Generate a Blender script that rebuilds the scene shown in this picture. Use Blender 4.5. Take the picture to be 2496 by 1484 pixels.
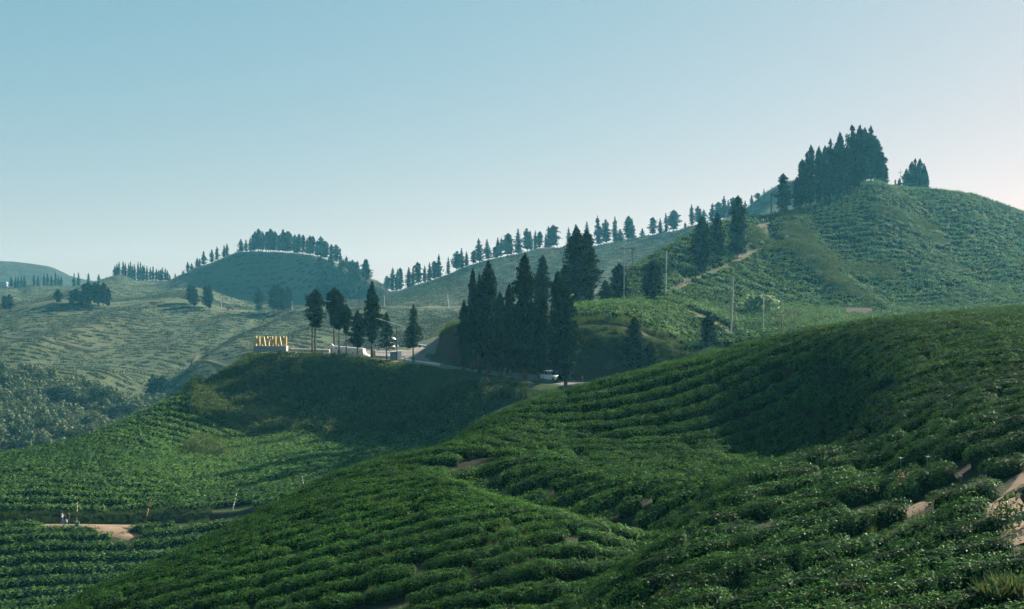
import bpy, bmesh, math, random
import numpy as np
from mathutils import Vector, Matrix, Euler

# ------------------------------------------------------------------ scene, camera, light
for _o in list(bpy.data.objects):
    bpy.data.objects.remove(_o, do_unlink=True)
SC = bpy.context.scene
COL = SC.collection

LENS = 42.0
PW, PH = 2495.0, 1484.0                  # measuring frame used for all surveyed points
F = LENS / 36.0 * PW                     # focal length in that frame
UC, VC = PW / 2, PH / 2
cam_data = bpy.data.cameras.new('camera')
cam_data.lens = LENS
cam_data.sensor_width = 36.0
cam_data.clip_start = 0.3
cam_data.clip_end = 12000.0
cam = bpy.data.objects.new('camera', cam_data)
COL.objects.link(cam)
cam.location = (0, 0, 0)
cam.rotation_euler = (math.radians(90), 0, 0)
SC.camera = cam

SUN_EL = math.radians(33.0)
SUN_AZ = math.radians(54.0)              # to the right of the view direction (+Y)
world = bpy.data.worlds.new('World')
SC.world = world
world.use_nodes = True
wn = world.node_tree.nodes
wl = world.node_tree.links
bg = wn['Background']
sky = wn.new('ShaderNodeTexSky')
sky.sky_type = 'NISHITA'
sky.sun_disc = False
sky.sun_elevation = SUN_EL
sky.sun_rotation = SUN_AZ
sky.altitude = 1600
sky.air_density = 1.0
sky.dust_density = 3.0
sky.ozone_density = 1.0
# hazy-morning response: the sky is paler and evener than a clear one
SKY_K = 0.050
_sep = wn.new('ShaderNodeSeparateColor'); _cmb = wn.new('ShaderNodeCombineColor')
wl.new(sky.outputs['Color'], _sep.inputs[0])
for _i, (_ref, _gam, _out) in enumerate(((0.239, 0.90, 0.270), (0.358, 0.42, 0.485), (0.532, 0.30, 0.588))):
    _m = wn.new('ShaderNodeMath'); _m.operation = 'MULTIPLY'; _m.inputs[1].default_value = 0.115 / _ref
    _p = wn.new('ShaderNodeMath'); _p.operation = 'POWER'; _p.inputs[1].default_value = _gam
    _q = wn.new('ShaderNodeMath'); _q.operation = 'MULTIPLY'; _q.inputs[1].default_value = _out / 0.1866
    wl.new(_sep.outputs[_i], _m.inputs[0]); wl.new(_m.outputs[0], _p.inputs[0]); wl.new(_p.outputs[0], _q.inputs[0]); wl.new(_q.outputs[0], _cmb.inputs[_i])
wl.new(_cmb.outputs[0], bg.inputs['Color'])
bg.inputs['Strength'].default_value = SKY_K

sun_data = bpy.data.lights.new('sun', 'SUN')
sun_data.energy = 5.0
sun_data.angle = math.radians(0.55)
sun_data.color = (1.0, 0.93, 0.80)
sun = bpy.data.objects.new('sun', sun_data)
COL.objects.link(sun)
sun_dir = Vector((math.sin(SUN_AZ) * math.cos(SUN_EL), math.cos(SUN_AZ) * math.cos(SUN_EL), math.sin(SUN_EL)))
sun.rotation_euler = (-sun_dir).to_track_quat('-Z', 'Y').to_euler()
sun.location = (120, 80, 120)

vs = SC.view_settings
SC.display_settings.display_device = 'sRGB'
vs.view_transform = 'Standard'
vs.look = 'None'
vs.exposure = 1.90
vs.gamma = 1.0
vs.use_curve_mapping = False
SC.render.engine = 'CYCLES'
SC.cycles.max_bounces = 5
SC.cycles.diffuse_bounces = 1
SC.cycles.glossy_bounces = 2
SC.cycles.transmission_bounces = 3
SC.cycles.transparent_max_bounces = 6
SC.cycles.volume_bounces = 0
SC.cycles.use_denoising = True
SC.cycles.sample_clamp_indirect = 4.0

rng = np.random.default_rng(7)
random.seed(7)

# ------------------------------------------------------------------ numeric helpers
def _hash(ix, iy, seed):
    h = (ix.astype(np.int64) * 374761393 + iy.astype(np.int64) * 668265263 + seed * 974634777) & 0xFFFFFFFF
    h = ((h ^ (h >> 13)) * 1274126177) & 0xFFFFFFFF
    h = h ^ (h >> 16)
    return (h & 0xFFFFFF) / float(0xFFFFFF)

def vnoise(x, y, seed=0):
    x = np.asarray(x, float); y = np.asarray(y, float)
    ix = np.floor(x); iy = np.floor(y)
    fx = x - ix; fy = y - iy
    fx = fx * fx * fx * (fx * (fx * 6 - 15) + 10); fy = fy * fy * fy * (fy * (fy * 6 - 15) + 10)
    ix = ix.astype(np.int64); iy = iy.astype(np.int64)
    a = _hash(ix, iy, seed); b = _hash(ix + 1, iy, seed)
    c = _hash(ix, iy + 1, seed); d = _hash(ix + 1, iy + 1, seed)
    return (a + (b - a) * fx) * (1 - fy) + (c + (d - c) * fx) * fy      # 0..1

def fbm(x, y, seed=0, octaves=3):
    s = 0; a = 0.5; t = 0
    for o in range(octaves):
        s = s + a * (vnoise(x * 2 ** o + 13.7 * o, y * 2 ** o - 7.1 * o, seed + o) * 2 - 1)
        t += a; a *= 0.5
    return s / t                                                         # -1..1

def sstep(a, b, x):
    t = np.clip((np.asarray(x, float) - a) / (b - a), 0, 1)
    return t * t * (3 - 2 * t)

def pchip_slopes(x, y):
    # x, y: [n, m] along axis 0
    h = np.diff(x, axis=0); d = np.diff(y, axis=0) / h
    m = np.zeros_like(y)
    w1 = 2 * h[1:] + h[:-1]; w2 = h[1:] + 2 * h[:-1]
    same = (d[1:] * d[:-1]) > 0
    with np.errstate(divide='ignore', invalid='ignore'):
        hm = (w1 + w2) / (w1 / d[:-1] + w2 / d[1:])
    m[1:-1] = np.where(same, hm, 0)
    m[0] = d[0]; m[-1] = d[-1]
    return m

def pchip(xk, yk, x):
    xk = np.asarray(xk, float); yk = np.asarray(yk, float)
    if len(xk) == 1:
        return np.full_like(x, yk[0])
    if len(xk) == 2:
        return np.interp(x, xk, yk)
    m = pchip_slopes(xk[:, None], yk[:, None])[:, 0]
    m[0] = 0; m[-1] = 0
    xc = np.clip(x, xk[0], xk[-1])
    i = np.clip(np.searchsorted(xk, xc, side='right') - 1, 0, len(xk) - 2)
    h = xk[i + 1] - xk[i]; t = (xc - xk[i]) / h
    return ((1 + 2 * t) * (1 - t) ** 2 * yk[i] + t * (1 - t) ** 2 * h * m[i]
            + t * t * (3 - 2 * t) * yk[i + 1] + t * t * (t - 1) * h * m[i + 1])
# ------------------------------------------------------------------ the lie of the land
# Survey lines from near to far; a point is (u, v, Y) = frame position and distance, or (u, None, Y, z).
# The last entry of a line is how much of the measured height is planting (taken off again).
Z = None
LINES = [
 # 0 just under the viewpoint
 ([(-1600,Z,24,-8.2),(1250,Z,24,-7.6),(4000,Z,24,-7.0)], 0),
 # 1 lower edge of the view
 ([(-1500,Z,60,-22),(-300,Z,58,-19),(100,1545,57),(400,1520,54),(800,1508,50),(1250,1500,45),(1700,1492,37),(2100,1490,32),(2495,1490,29),(2800,1490,28)], .6),
 # 2 middle of the near slopes
 ([(-1500,Z,66,-23),(-300,Z,63,-20),(100,1510,60),(400,1425,60),(650,1345,61),(850,1280,62),(1100,1225,62),(1300,1215,61),(1500,1235,58),(1700,1235,55),(1900,1190,55),(2100,1150,53),(2300,1160,46),(2495,1150,43),(2800,1120,42)], .6),
 # 3 terrace
 ([(-1500,Z,70,-24),(-300,Z,66,-20),(100,1500,62),(250,1440,64),(450,1355,66),(650,1262,69),(850,1180,72),(1000,1130,75),(1090,1098,76),(1200,1092,79),(1400,1092,82),(1700,1094,81),(1900,1098,79),(1990,1100,76),(2060,1098,68),(2120,1085,60),(2300,1050,53),(2495,1030,49),(2800,1000,48)], .6),
 # 4 skyline of the near hill
 ([(-1500,Z,74,-25),(-300,Z,68,-20.5),(100,1484,64),(250,1420,67),(450,1330,70),(650,1230,74),(850,1140,78),(1000,1098,80),(1090,1078,82),(1130,1054,86),(1200,1012,89),(1400,946,94),(1550,905,95),(1700,866,95),(1900,815,94),(2050,784,93),(2150,770,93),(2300,757,94),(2495,740,95),(2800,715,96),(3200,690,96)], .75),
 # 5 hidden hollow behind it
 ([(-300,Z,105,-34),(100,Z,105,-34),(450,Z,108,-31),(850,Z,112,-27),(1100,Z,118,-24),(1250,Z,128,-19),(1400,Z,138,-15.5),(1700,Z,140,-13),(2100,Z,150,-10),(2800,Z,150,-9)], 0),
 # 6 foot of the lower field
 ([(-300,1490,124),(0,1484,127),(100,1470,128),(300,1420,132),(450,1400,134),(850,Z,136,-26),(1100,Z,142,-22.5),(1250,Z,150,-18),(1400,Z,160,-14.5),(1700,Z,160,-13),(2100,Z,160,-11),(2800,Z,160,-10)], .6),
 # 7 dirt road, near side
 ([(-300,1292,146),(0,1288,147),(187,1287,147),(320,1289,146.5),(450,1287,146),(560,1279,145),(650,1266,144),(850,1215,146),(1100,1145,152),(1200,1040,160),(1300,980,168),(1400,962,171),(1700,Z,170,-12.5),(2100,Z,170,-11),(2800,Z,170,-10)], 0),
 # 8 dirt road, far side and foot of the bank
 ([(-300,1279,151),(0,1275,151.5),(320,1276,151),(450,1274,150),(560,1265,149),(650,1250,148),(850,1204,150),(1100,1136,156),(1200,1025,164),(1300,968,172),(1400,956,174),(1700,Z,174,-12.4),(2100,Z,174,-11),(2800,Z,174,-10)], 0),
 # 9 top of the bank
 ([(-300,1250,152.6),(0,1245,153),(320,1248,152.4),(450,1246,151.3),(560,1240,150.3),(650,1228,149.4),(850,1195,151.5),(1100,1130,158),(1200,1012,166),(1300,960,174),(1400,951,176),(1700,Z,176,-12.3),(2100,Z,176,-11),(2800,Z,176,-10)], .3),
 # 10 foot of the steep slope under the platform
 ([(-300,1145,180),(0,1118,182),(200,1098,186),(350,1090,194),(480,1085,200),(580,1072,208),(700,1046,216),(900,1020,214),(1000,1006,206),(1100,986,196),(1200,952,186),(1300,942,181),(1400,944,178.5),(1700,Z,179,-12.2),(2100,Z,179,-11),(2800,Z,179,-10)], .4),
 # 11 brow of the platform, near edge of the upper road
 ([(-300,1148,192),(0,1109,190),(120,1090,193),(200,1070,197),(330,1018,212),(430,963,222),(500,925,229),(560,890,234),(605,866,238),(625,859,239),(710,860,238),(776,863,235),(842,866,232),(908,873,228),(973,882,222),(1017,887,216),(1105,897,206),(1200,913,195),(1300,927,186),(1400,941,180.5),(1550,938,181),(1700,Z,182,-12.1),(2100,Z,182,-11),(2800,Z,182,-10)], .12),
 # 12 far edge of the upper road / back of the plaza
 ([(-300,Z,212,-30),(0,Z,212,-28),(200,Z,218,-25),(330,Z,228,-22.5),(430,Z,236,-19),(500,Z,241,-16),(560,Z,245,-13.2),(605,858,248),(625,854,250),(710,854,254),(842,852.5,262),(908,850,268),(973,846,282),(1017,844.5,292),(1043,848,276),(1062,862,246),(1105,886,218),(1200,902,205),(1300,916,194),(1400,930,187),(1550,926,187),(1700,Z,188,-12),(2100,Z,188,-10.5),(2800,Z,188,-9.5)], 0),
 # 13 top of the road cutting
 ([(-300,Z,230,-36),(200,Z,232,-31),(430,Z,248,-25),(560,Z,256,-19),(620,Z,262,-14),(842,Z,276,-14),(973,Z,294,-14),(1017,Z,302,-12),(1047,848,282),(1062,845,250),(1075,818,238),(1105,795,226),(1130,786,221),(1200,780,212),(1300,782,203),(1430,797,195),(1500,806,194),(1550,817,193.5),(1620,840,193),(1690,863,192),(1800,850,193),(2100,Z,196,-6),(2800,Z,196,-5)], .2),
 # 14 second bank
 ([(-300,Z,240,-40),(200,Z,242,-35),(430,Z,256,-29),(620,Z,272,-20),(842,Z,286,-19),(973,Z,300,-17),(1017,Z,308,-13),(1050,848,290),(1075,812,246),(1105,790,234),(1130,783,228),(1200,772,219),(1300,768,210),(1430,768,201),(1500,770,198.5),(1560,790,198),(1620,815,197),(1690,848,196.5),(1760,840,196),(1800,834,197),(2100,815,202),(2800,800,202)], .4),
 # 15 top of the knoll
 ([(-300,Z,250,-43),(200,Z,252,-39),(430,Z,266,-33),(620,Z,284,-25),(842,Z,300,-22),(973,Z,310,-18),(1017,Z,316,-13.5),(1060,840,300),(1105,785,250),(1200,768,238),(1300,752,232),(1430,741,234),(1550,734,238),(1620,737,236),(1700,760,226),(1760,790,212),(1800,812,208),(1850,800,214),(1900,790,224),(2000,786,236),(2100,792,240),(2200,790,240),(2800,780,240)], .5),
 # 16 foot of the tall hill
 ([(-300,Z,262,-45),(200,Z,264,-42),(430,Z,278,-36),(620,Z,298,-28),(842,Z,314,-24),(973,Z,322,-18.5),(1017,Z,326,-14),(1060,Z,328,-12.5),(1200,Z,300,-7),(1300,Z,285,-3),(1430,748,262),(1500,738,256),(1560,728,256),(1620,724,258),(1700,737,260),(1800,750,266),(1900,755,273),(2000,759,280),(2200,754,285),(2350,744,290),(2495,737,295),(2800,730,300)], .5),
 # 17 its middle
 ([(-300,Z,275,-46),(200,Z,278,-44),(430,Z,292,-38),(620,Z,312,-31),(842,Z,326,-25),(973,Z,332,-18.7),(1017,Z,336,-14.4),(1060,Z,338,-12.8),(1200,Z,330,-9),(1300,Z,315,-6),(1430,Z,292,-1.5),(1500,712,268),(1560,690,276),(1620,668,286),(1700,660,298),(1800,640,314),(1900,612,332),(2000,620,330),(2140,612,334),(2300,625,340),(2495,640,348),(2800,650,350)], .5),
 # 18 its crest
 ([(-300,Z,288,-47),(200,Z,292,-46),(430,Z,306,-40),(620,Z,322,-34),(842,Z,336,-25.5),(973,Z,342,-18.9),(1017,Z,345,-14.6),(1060,Z,347,-13),(1200,Z,345,-10),(1300,Z,335,-8),(1430,Z,312,-3),(1500,690,278),(1532,660,286),(1580,630,300),(1627,605,312),(1690,571,332),(1776,542,350),(1834,531,362),(1880,528,372),(1930,516,380),(2000,492,388),(2060,466,395),(2100,447,400),(2140,441,402),(2200,452,408),(2270,463,416),(2350,476,424),(2430,501,430),(2495,524,434),(2600,560,440),(2800,620,450)], .5),
 # 19 hidden ground behind
 ([(-300,Z,302,-48),(200,Z,305,-48),(430,Z,318,-43),(620,Z,335,-36),(842,Z,345,-25),(973,Z,352,-19),(1017,852,356),(1060,838,358),(1120,812,372),(1200,Z,380,-7),(1300,Z,380,-5),(1430,Z,390,-2),(1532,Z,400,0),(1700,Z,450,3),(1880,Z,462,10),(2000,Z,470,20),(2140,Z,480,30),(2270,Z,480,34),(2350,Z,490,30),(2495,Z,500,15),(2800,Z,510,5)], 0),
 # 20..22 hazy fields climbing to the far road
 ([(-300,990,420),(0,985,425),(200,990,430),(383,990,440),(500,952,440),(620,905,432),(842,852,425),(973,818,415),(1060,800,412),(1120,790,425),(1300,768,435),(1430,752,445),(1532,Z,460,2),(1700,Z,500,6),(1880,Z,510,10),(2140,Z,530,15),(2800,Z,540,5)], 0),
 ([(-300,855,540),(0,850,540),(200,855,540),(400,842,540),(620,812,535),(842,790,510),(973,779,480),(1060,776,475),(1300,752,485),(1430,738,495),(1532,715,500),(1700,Z,530,15),(1880,Z,545,20),(2140,Z,560,15),(2800,Z,570,5)], 0),
 ([(-300,772,640),(0,768,640),(100,770,632),(270,765,640),(480,763,640),(620,763,632),(720,758,620),(842,754,592),(950,753,556),(1110,752,545),(1300,733,545),(1430,714,548),(1532,692,555),(1627,Z,565,18),(1776,Z,575,30),(1885,Z,580,35),(2140,Z,590,20),(2800,Z,600,5)], 0),
 # 23 back of the far road
 ([(-300,770,650),(0,766,650),(100,768,642),(270,763,650),(480,761,650),(620,761,642),(720,756,630),(842,752.5,602),(950,751,566),(1110,750,554),(1300,730,553),(1430,711,556),(1532,688,562),(1627,Z,572,20),(1776,Z,582,32),(1885,Z,588,38),(2140,Z,596,22),(2800,Z,606,5)], 0),
 # 24 slopes above it
 ([(-300,740,790),(0,735,790),(150,735,790),(275,722,800),(400,716,790),(460,712,795),(520,720,800),(600,733,802),(700,738,800),(780,735,792),(840,728,776),(890,730,742),(945,730,660),(1060,716,615),(1200,686,612),(1335,660,612),(1496,634,612),(1637,608,612),(1776,570,612),(1885,512,612),(2140,Z,615,45),(2800,Z,620,10)], 0),
 # 25 far skyline
 ([(-300,712,1000),(0,700,1000),(45,704,1000),(75,697,995),(125,697,990),(175,697,985),(225,688,975),(275,674,962),(290,672,958),(325,684,948),(362,689,938),(400,687,925),(450,669,895),(500,647,872),(562,622,856),(587,614,851),(650,612,846),(720,618,840),(780,630,832),(840,652,818),(880,671,803),(930,694,782),(950,712,757),(969,711,742),(1000,702,732),(1074,677,712),(1134,651,701),(1194,631,692),(1255,619,688),(1335,603,684),(1388,601,682),(1444,599,678),(1496,591,674),(1577,577,668),(1637,565,663),(1698,548,658),(1778,532,652),(1835,498,645),(1885,462,642),(1940,440,640),(2100,450,640),(2495,600,640),(2800,700,640)], 0),
 ([(-300,Z,1150,-5),(600,Z,1100,-10),(945,Z,1000,-10),(1400,Z,900,-10),(2800,Z,900,-10)], 0),
 # 27 last mountain
 ([(-600,640,1400),(-200,628,1400),(0,634,1400),(50,639,1400),(117,647,1400),(142,657,1400),(175,673,1400),(225,686,1400),(320,703,1400),(500,735,1400),(1000,Z,1400,-20),(2800,Z,1400,-20)], 0),
 ([(-600,Z,1600,-20),(2800,Z,1600,-20)], 0),
]
NL = len(LINES)
UT = np.arange(-2000, 4601, 5.0)
YT = np.zeros((NL, len(UT))); ZT = np.zeros((NL, len(UT)))
for _k, (_pts, _dz) in enumerate(LINES):
    _u = [p[0] for p in _pts]
    _Y = [p[2] for p in _pts]
    _z = [(p[3] if p[1] is None else (VC - p[1]) / F * p[2] - _dz) for p in _pts]
    YT[_k] = pchip(_u, _Y, UT); ZT[_k] = pchip(_u, _z, UT)
for _k in range(1, NL):
    YT[_k] = np.maximum(YT[_k], YT[_k - 1] + 0.4)
MT = pchip_slopes(YT, ZT)

def _col(uf):
    uf = np.clip((np.asarray(uf, float) - UT[0]) / 5.0, 0, len(UT) - 1.001)
    i = uf.astype(int)
    return i, uf - i

def loft(u, Y):
    """terrain height and line parameter at frame column u and distance Y"""
    u = np.atleast_1d(np.asarray(u, float)); Y = np.atleast_1d(np.asarray(Y, float))
    i, f = _col(u)
    zz = np.zeros_like(Y); tt = np.zeros_like(Y)
    for ii, w in ((i, 1 - f), (i + 1, f)):
        yk = YT[:, ii]                                  # [NL, n]
        k = np.clip((yk <= Y[None, :]).sum(0) - 1, 0, NL - 2)
        n = np.arange(len(Y))
        y0 = yk[k, n]; y1 = yk[k + 1, n]; h = y1 - y0
        t = np.clip((Y - y0) / h, 0, 1)
        z0 = ZT[k, ii]; z1 = ZT[k + 1, ii]; m0 = MT[k, ii]; m1 = MT[k + 1, ii]
        z = ((1 + 2 * t) * (1 - t) ** 2 * z0 + t * (1 - t) ** 2 * h * m0
             + t * t * (3 - 2 * t) * z1 + t * t * (t - 1) * h * m1)
        zz += w * z; tt += w * (k + t)
    return zz, tt

def P3(u, v, Y):
    return Vector(((u - UC) / F * Y, Y, (VC - v) / F * Y))

def seg_dist(x, y, pts):
    """distance to a polyline and the running parameter along it"""
    best = np.full(np.shape(x), 1e9); par = np.zeros(np.shape(x)); acc = 0
    for (a, b) in zip(pts[:-1], pts[1:]):
        dx, dy = b[0] - a[0], b[1] - a[1]; L2 = dx * dx + dy * dy
        t = np.clip(((x - a[0]) * dx + (y - a[1]) * dy) / L2, 0, 1)
        d = np.hypot(x - a[0] - t * dx, y - a[1] - t * dy)
        sel = d < best
        best = np.where(sel, d, best); par = np.where(sel, acc + t * math.sqrt(L2), par)
        acc += math.sqrt(L2)
    return best, par

def XY(u, Y):
    return ((u - UC) / F * Y, Y)

# channels and spurs: (points, half width, height change)
FEATURES = [
 ([XY(1125,75), XY(1300,67), XY(1500,61), XY(1640,57.5), XY(1560,51), XY(1350,46)], 2.6, -1.5),     # gully through the near slopes
 ([XY(2080,62), XY(1900,58), XY(1720,53.5), XY(1560,47)], 3.2, 0.8),                                    # sunlit fold beside it
 ([XY(1925,352), XY(1950,330), XY(2000,312), XY(2060,300), XY(2100,290)], 7, 2.6),                    # scrubby spur of the tall hill
 ([XY(2040,340), XY(2120,315), XY(2200,300)], 12, -2.0),
 ([XY(2230,395), XY(2300,360), XY(2380,330)], 10, -3.0),
 ([XY(520,520), XY(420,500), XY(300,470)], 16, -5), ([XY(690,540), XY(560,505), XY(470,470)], 12, 4.5),
 ([XY(660,600), XY(560,560), XY(460,520)], 10, -4), ([XY(300,600), XY(180,560), XY(40,520)], 18, 5),
 ([XY(250,480), XY(120,470), XY(0,455)], 16, 5), ([XY(880,520), XY(760,480), XY(650,450)], 12, 4),
 ([XY(940,500), XY(830,465), XY(760,440)], 9, -3), ([XY(400,640), XY(430,700), XY(480,760)], 25, 7),
 ([XY(150,640), XY(180,720), XY(230,820)], 28, 8),
]

def H(x, y):
    shp = np.shape(x)
    x = np.atleast_1d(np.asarray(x, float)).ravel(); y = np.atleast_1d(np.asarray(y, float)).ravel()
    yy = np.maximum(y, 24.0)
    u = x / yy * F + UC
    z, t = loft(u, yy)
    for pts, w, dz in FEATURES:
        d, _ = seg_dist(x, y, pts)
        z = z + dz * np.exp(-(d / w) ** 2)
    flat = np.exp(-((t - 11.5) / 0.75) ** 4) * sstep(560, 640, u) + np.exp(-((t - 7.5) / 0.7) ** 4) * (1 - sstep(600, 700, u))
    amp = (0.11 * sstep(20, 60, yy) + 0.0022 * np.maximum(yy - 60, 0)) * (1 - np.clip(flat, 0, 1))
    sc = 7 + yy * 0.045
    lvl = np.log2(np.maximum(yy, 24) / 24.0)
    z = z + amp * fbm(x / 9.0, y / 9.0, 3, 3) * (1 - sstep(120, 260, yy)) + amp * 1.1 * fbm(x / 34.0, y / 34.0, 11, 3) * sstep(90, 240, yy)
    near = -1.75 - 0.245 * np.maximum(y, 0) - 0.0 * x
    w = sstep(14, 24, y)
    z = np.where(y < 24, near * (1 - w) + z * w, z)
    return z.reshape(shp) if shp else float(z[0])

def tpar(x, y):
    yy = np.maximum(np.asarray(y, float), 24.0)
    u = np.asarray(x, float) / yy * F + UC
    return u, loft(u, yy)[1]

def proj(x, y, z):
    return x / y * F + UC, VC - z / y * F

def ground(u, Y):
    """point of the terrain at frame column u, distance Y"""
    x = (u - UC) / F * Y
    return Vector((x, Y, H(x, Y)))

def hit(u, v, Y0, Y1):
    """first terrain point along the sight line (u, v) between two distances"""
    Y = np.linspace(Y0, Y1, 400)
    x = (u - UC) / F * Y
    z = H(x, Y)
    zr = (VC - v) / F * Y
    s = np.where(z >= zr)[0]
    i = s[0] if len(s) else int(np.argmin(np.abs(z - zr)))
    return Vector((x[i], Y[i], z[i]))

# ------------------------------------------------------------------ object helpers
def link(o, parent=None):
    COL.objects.link(o)
    if parent is not None:
        o.parent = parent
    return o

def tag(o, label=None, cat=None, group=None, kind=None):
    if label: o['label'] = label
    if cat: o['category'] = cat
    if group: o['group'] = group
    if kind: o['kind'] = kind
    return o

def empty(name, loc, rz=0.0, scale=None):
    o = bpy.data.objects.new(name, None)
    o.empty_display_size = 0.3
    o.location = loc
    o.rotation_euler = (0, 0, rz)
    if scale is not None: o.scale = scale
    return link(o)

def mesh_np(name, verts, faces, mats=(), smooth=False, midx=None):
    """mesh from arrays; faces is an [n,3] or [n,4] array or a list"""
    me = bpy.data.meshes.new(name)
    verts = np.asarray(verts, np.float32)
    if isinstance(faces, np.ndarray):
        n, k = faces.shape
        me.vertices.add(len(verts)); me.vertices.foreach_set('co', verts.ravel())
        me.loops.add(n * k); me.loops.foreach_set('vertex_index', faces.astype(np.int32).ravel())
        me.polygons.add(n); me.polygons.foreach_set('loop_start', np.arange(0, n * k, k, dtype=np.int32))
        try:
            me.polygons.foreach_set('loop_total', np.full(n, k, np.int32))
        except Exception:
            pass
    else:
        me.from_pydata([tuple(map(float, v)) for v in verts], [], [tuple(f) for f in faces])
    for m in mats: me.materials.append(m)
    if midx is not None: me.polygons.foreach_set('material_index', np.asarray(midx, np.int32))
    if smooth: me.polygons.foreach_set('use_smooth', np.ones(len(me.polygons), bool))
    me.update(calc_edges=True)
    return me

def obj(name, me, parent=None, loc=None):
    o = bpy.data.objects.new(name, me)
    if loc is not None: o.location = loc
    return link(o, parent)

class MB:
    """collects simple solids into one mesh"""
    def __init__(s): s.v = []; s.f = []
    def add(s, vs, fs):
        b = len(s.v); s.v += [tuple(v) for v in vs]; s.f += [tuple(i + b for i in f) for f in fs]; return s
    def box(s, c, d, rz=0.0, taper=1.0):
        ca, sa = math.cos(rz), math.sin(rz); vs = []
        for k in (-1, 1):
            tp = 1.0 if k < 0 else taper
            for i, j in ((-1, -1), (1, -1), (1, 1), (-1, 1)):
                x, y = i * d[0] / 2 * tp, j * d[1] / 2 * tp
                vs.append((c[0] + x * ca - y * sa, c[1] + x * sa + y * ca, c[2] + k * d[2] / 2))
        return s.add(vs, [(3, 2, 1, 0), (4, 5, 6, 7), (0, 1, 5, 4), (1, 2, 6, 5), (2, 3, 7, 6), (3, 0, 4, 7)])
    def tube(s, pts, rad, n=8):
        pts = [Vector(p) for p in pts]
        if not hasattr(rad, '__len__'): rad = [rad] * len(pts)
        b = len(s.v)
        for i, p in enumerate(pts):
            d = (pts[min(i + 1, len(pts) - 1)] - pts[max(i - 1, 0)]).normalized()
            a = d.cross(Vector((0, 0, 1)))
            if a.length < 1e-4: a = d.cross(Vector((1, 0, 0)))
            a.normalize(); c = d.cross(a)
            for k in range(n):
                w = 2 * math.pi * k / n
                s.v.append(tuple(p + (a * math.cos(w) + c * math.sin(w)) * rad[i]))
        for i in range(len(pts) - 1):
            for k in range(n):
                s.f.append((b + i * n + k, b + i * n + (k + 1) % n, b + (i + 1) * n + (k + 1) % n, b + (i + 1) * n + k))
        s.f.append(tuple(b + k for k in range(n))[::-1])
        s.f.append(tuple(b + (len(pts) - 1) * n + k for k in range(n)))
        return s
    def lathe(s, prof, c=(0, 0, 0), n=12):
        b = len(s.v)
        for r, z in prof:
            for k in range(n):
                w = 2 * math.pi * k / n
                s.v.append((c[0] + r * math.cos(w), c[1] + r * math.sin(w), c[2] + z))
        for i in range(len(prof) - 1):
            for k in range(n):
                s.f.append((b + i * n + k, b + i * n + (k + 1) % n, b + (i + 1) * n + (k + 1) % n, b + (i + 1) * n + k))
        s.f.append(tuple(b + k for k in range(n))[::-1])
        s.f.append(tuple(b + (len(prof) - 1) * n + k for k in range(n)))
        return s
    def prism(s, poly, y0, y1):
        """polygon in x,z extruded along y"""
        n = len(poly)
        vs = [(p[0], y0, p[1]) for p in poly] + [(p[0], y1, p[1]) for p in poly]
        fs = [tuple(range(n)), tuple(range(2 * n - 1, n - 1, -1))] + [((i + 1) % n, i, n + i, n + (i + 1) % n) for i in range(n)]
        return s.add(vs, fs)
    def build(s, name, m, parent=None, loc=None, smooth=False, bevel=0.0):
        me = bpy.data.meshes.new(name)
        me.from_pydata(s.v, [], s.f)
        bm = bmesh.new(); bm.from_mesh(me)
        bmesh.ops.recalc_face_normals(bm, faces=bm.faces[:])
        if bevel > 0:
            bmesh.ops.bevel(bm, geom=bm.edges[:], offset=bevel, segments=1, affect='EDGES', profile=0.5)
        if smooth:
            for f in bm.faces: f.smooth = True
        bm.to_mesh(me); bm.free()
        me.materials.append(m)
        return obj(name, me, parent, loc)
# ------------------------------------------------------------------ materials
MATS = {}
def _new(name):
    m = bpy.data.materials.new(name); m.use_nodes = True
    n = m.node_tree.nodes; l = m.node_tree.links
    return m, n, l, n['Principled BSDF']

def _rgb(c): return (c[0], c[1], c[2], 1.0)

def plain(name, col, rough=0.7, metal=0.0, spec=0.4, var=0.12, scale=3.0):
    """base colour with gentle mottling"""
    if name in MATS: return MATS[name]
    m, n, l, p = _new(name)
    tc = n.new('ShaderNodeTexCoord'); nz = n.new('ShaderNodeTexNoise')
    nz.inputs['Scale'].default_value = scale; nz.inputs['Detail'].default_value = 4
    l.new(tc.outputs['Object'], nz.inputs['Vector'])
    mx = n.new('ShaderNodeMix'); mx.data_type = 'RGBA'
    mx.inputs[6].default_value = _rgb([c * (1 - var) for c in col]); mx.inputs[7].default_value = _rgb([min(1, c * (1 + var)) for c in col])
    l.new(nz.outputs['Fac'], mx.inputs[0]); l.new(mx.outputs[2], p.inputs['Base Color'])
    p.inputs['Roughness'].default_value = rough; p.inputs['Metallic'].default_value = metal
    p.inputs['Specular IOR Level'].default_value = spec
    MATS[name] = m
    return m

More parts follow.
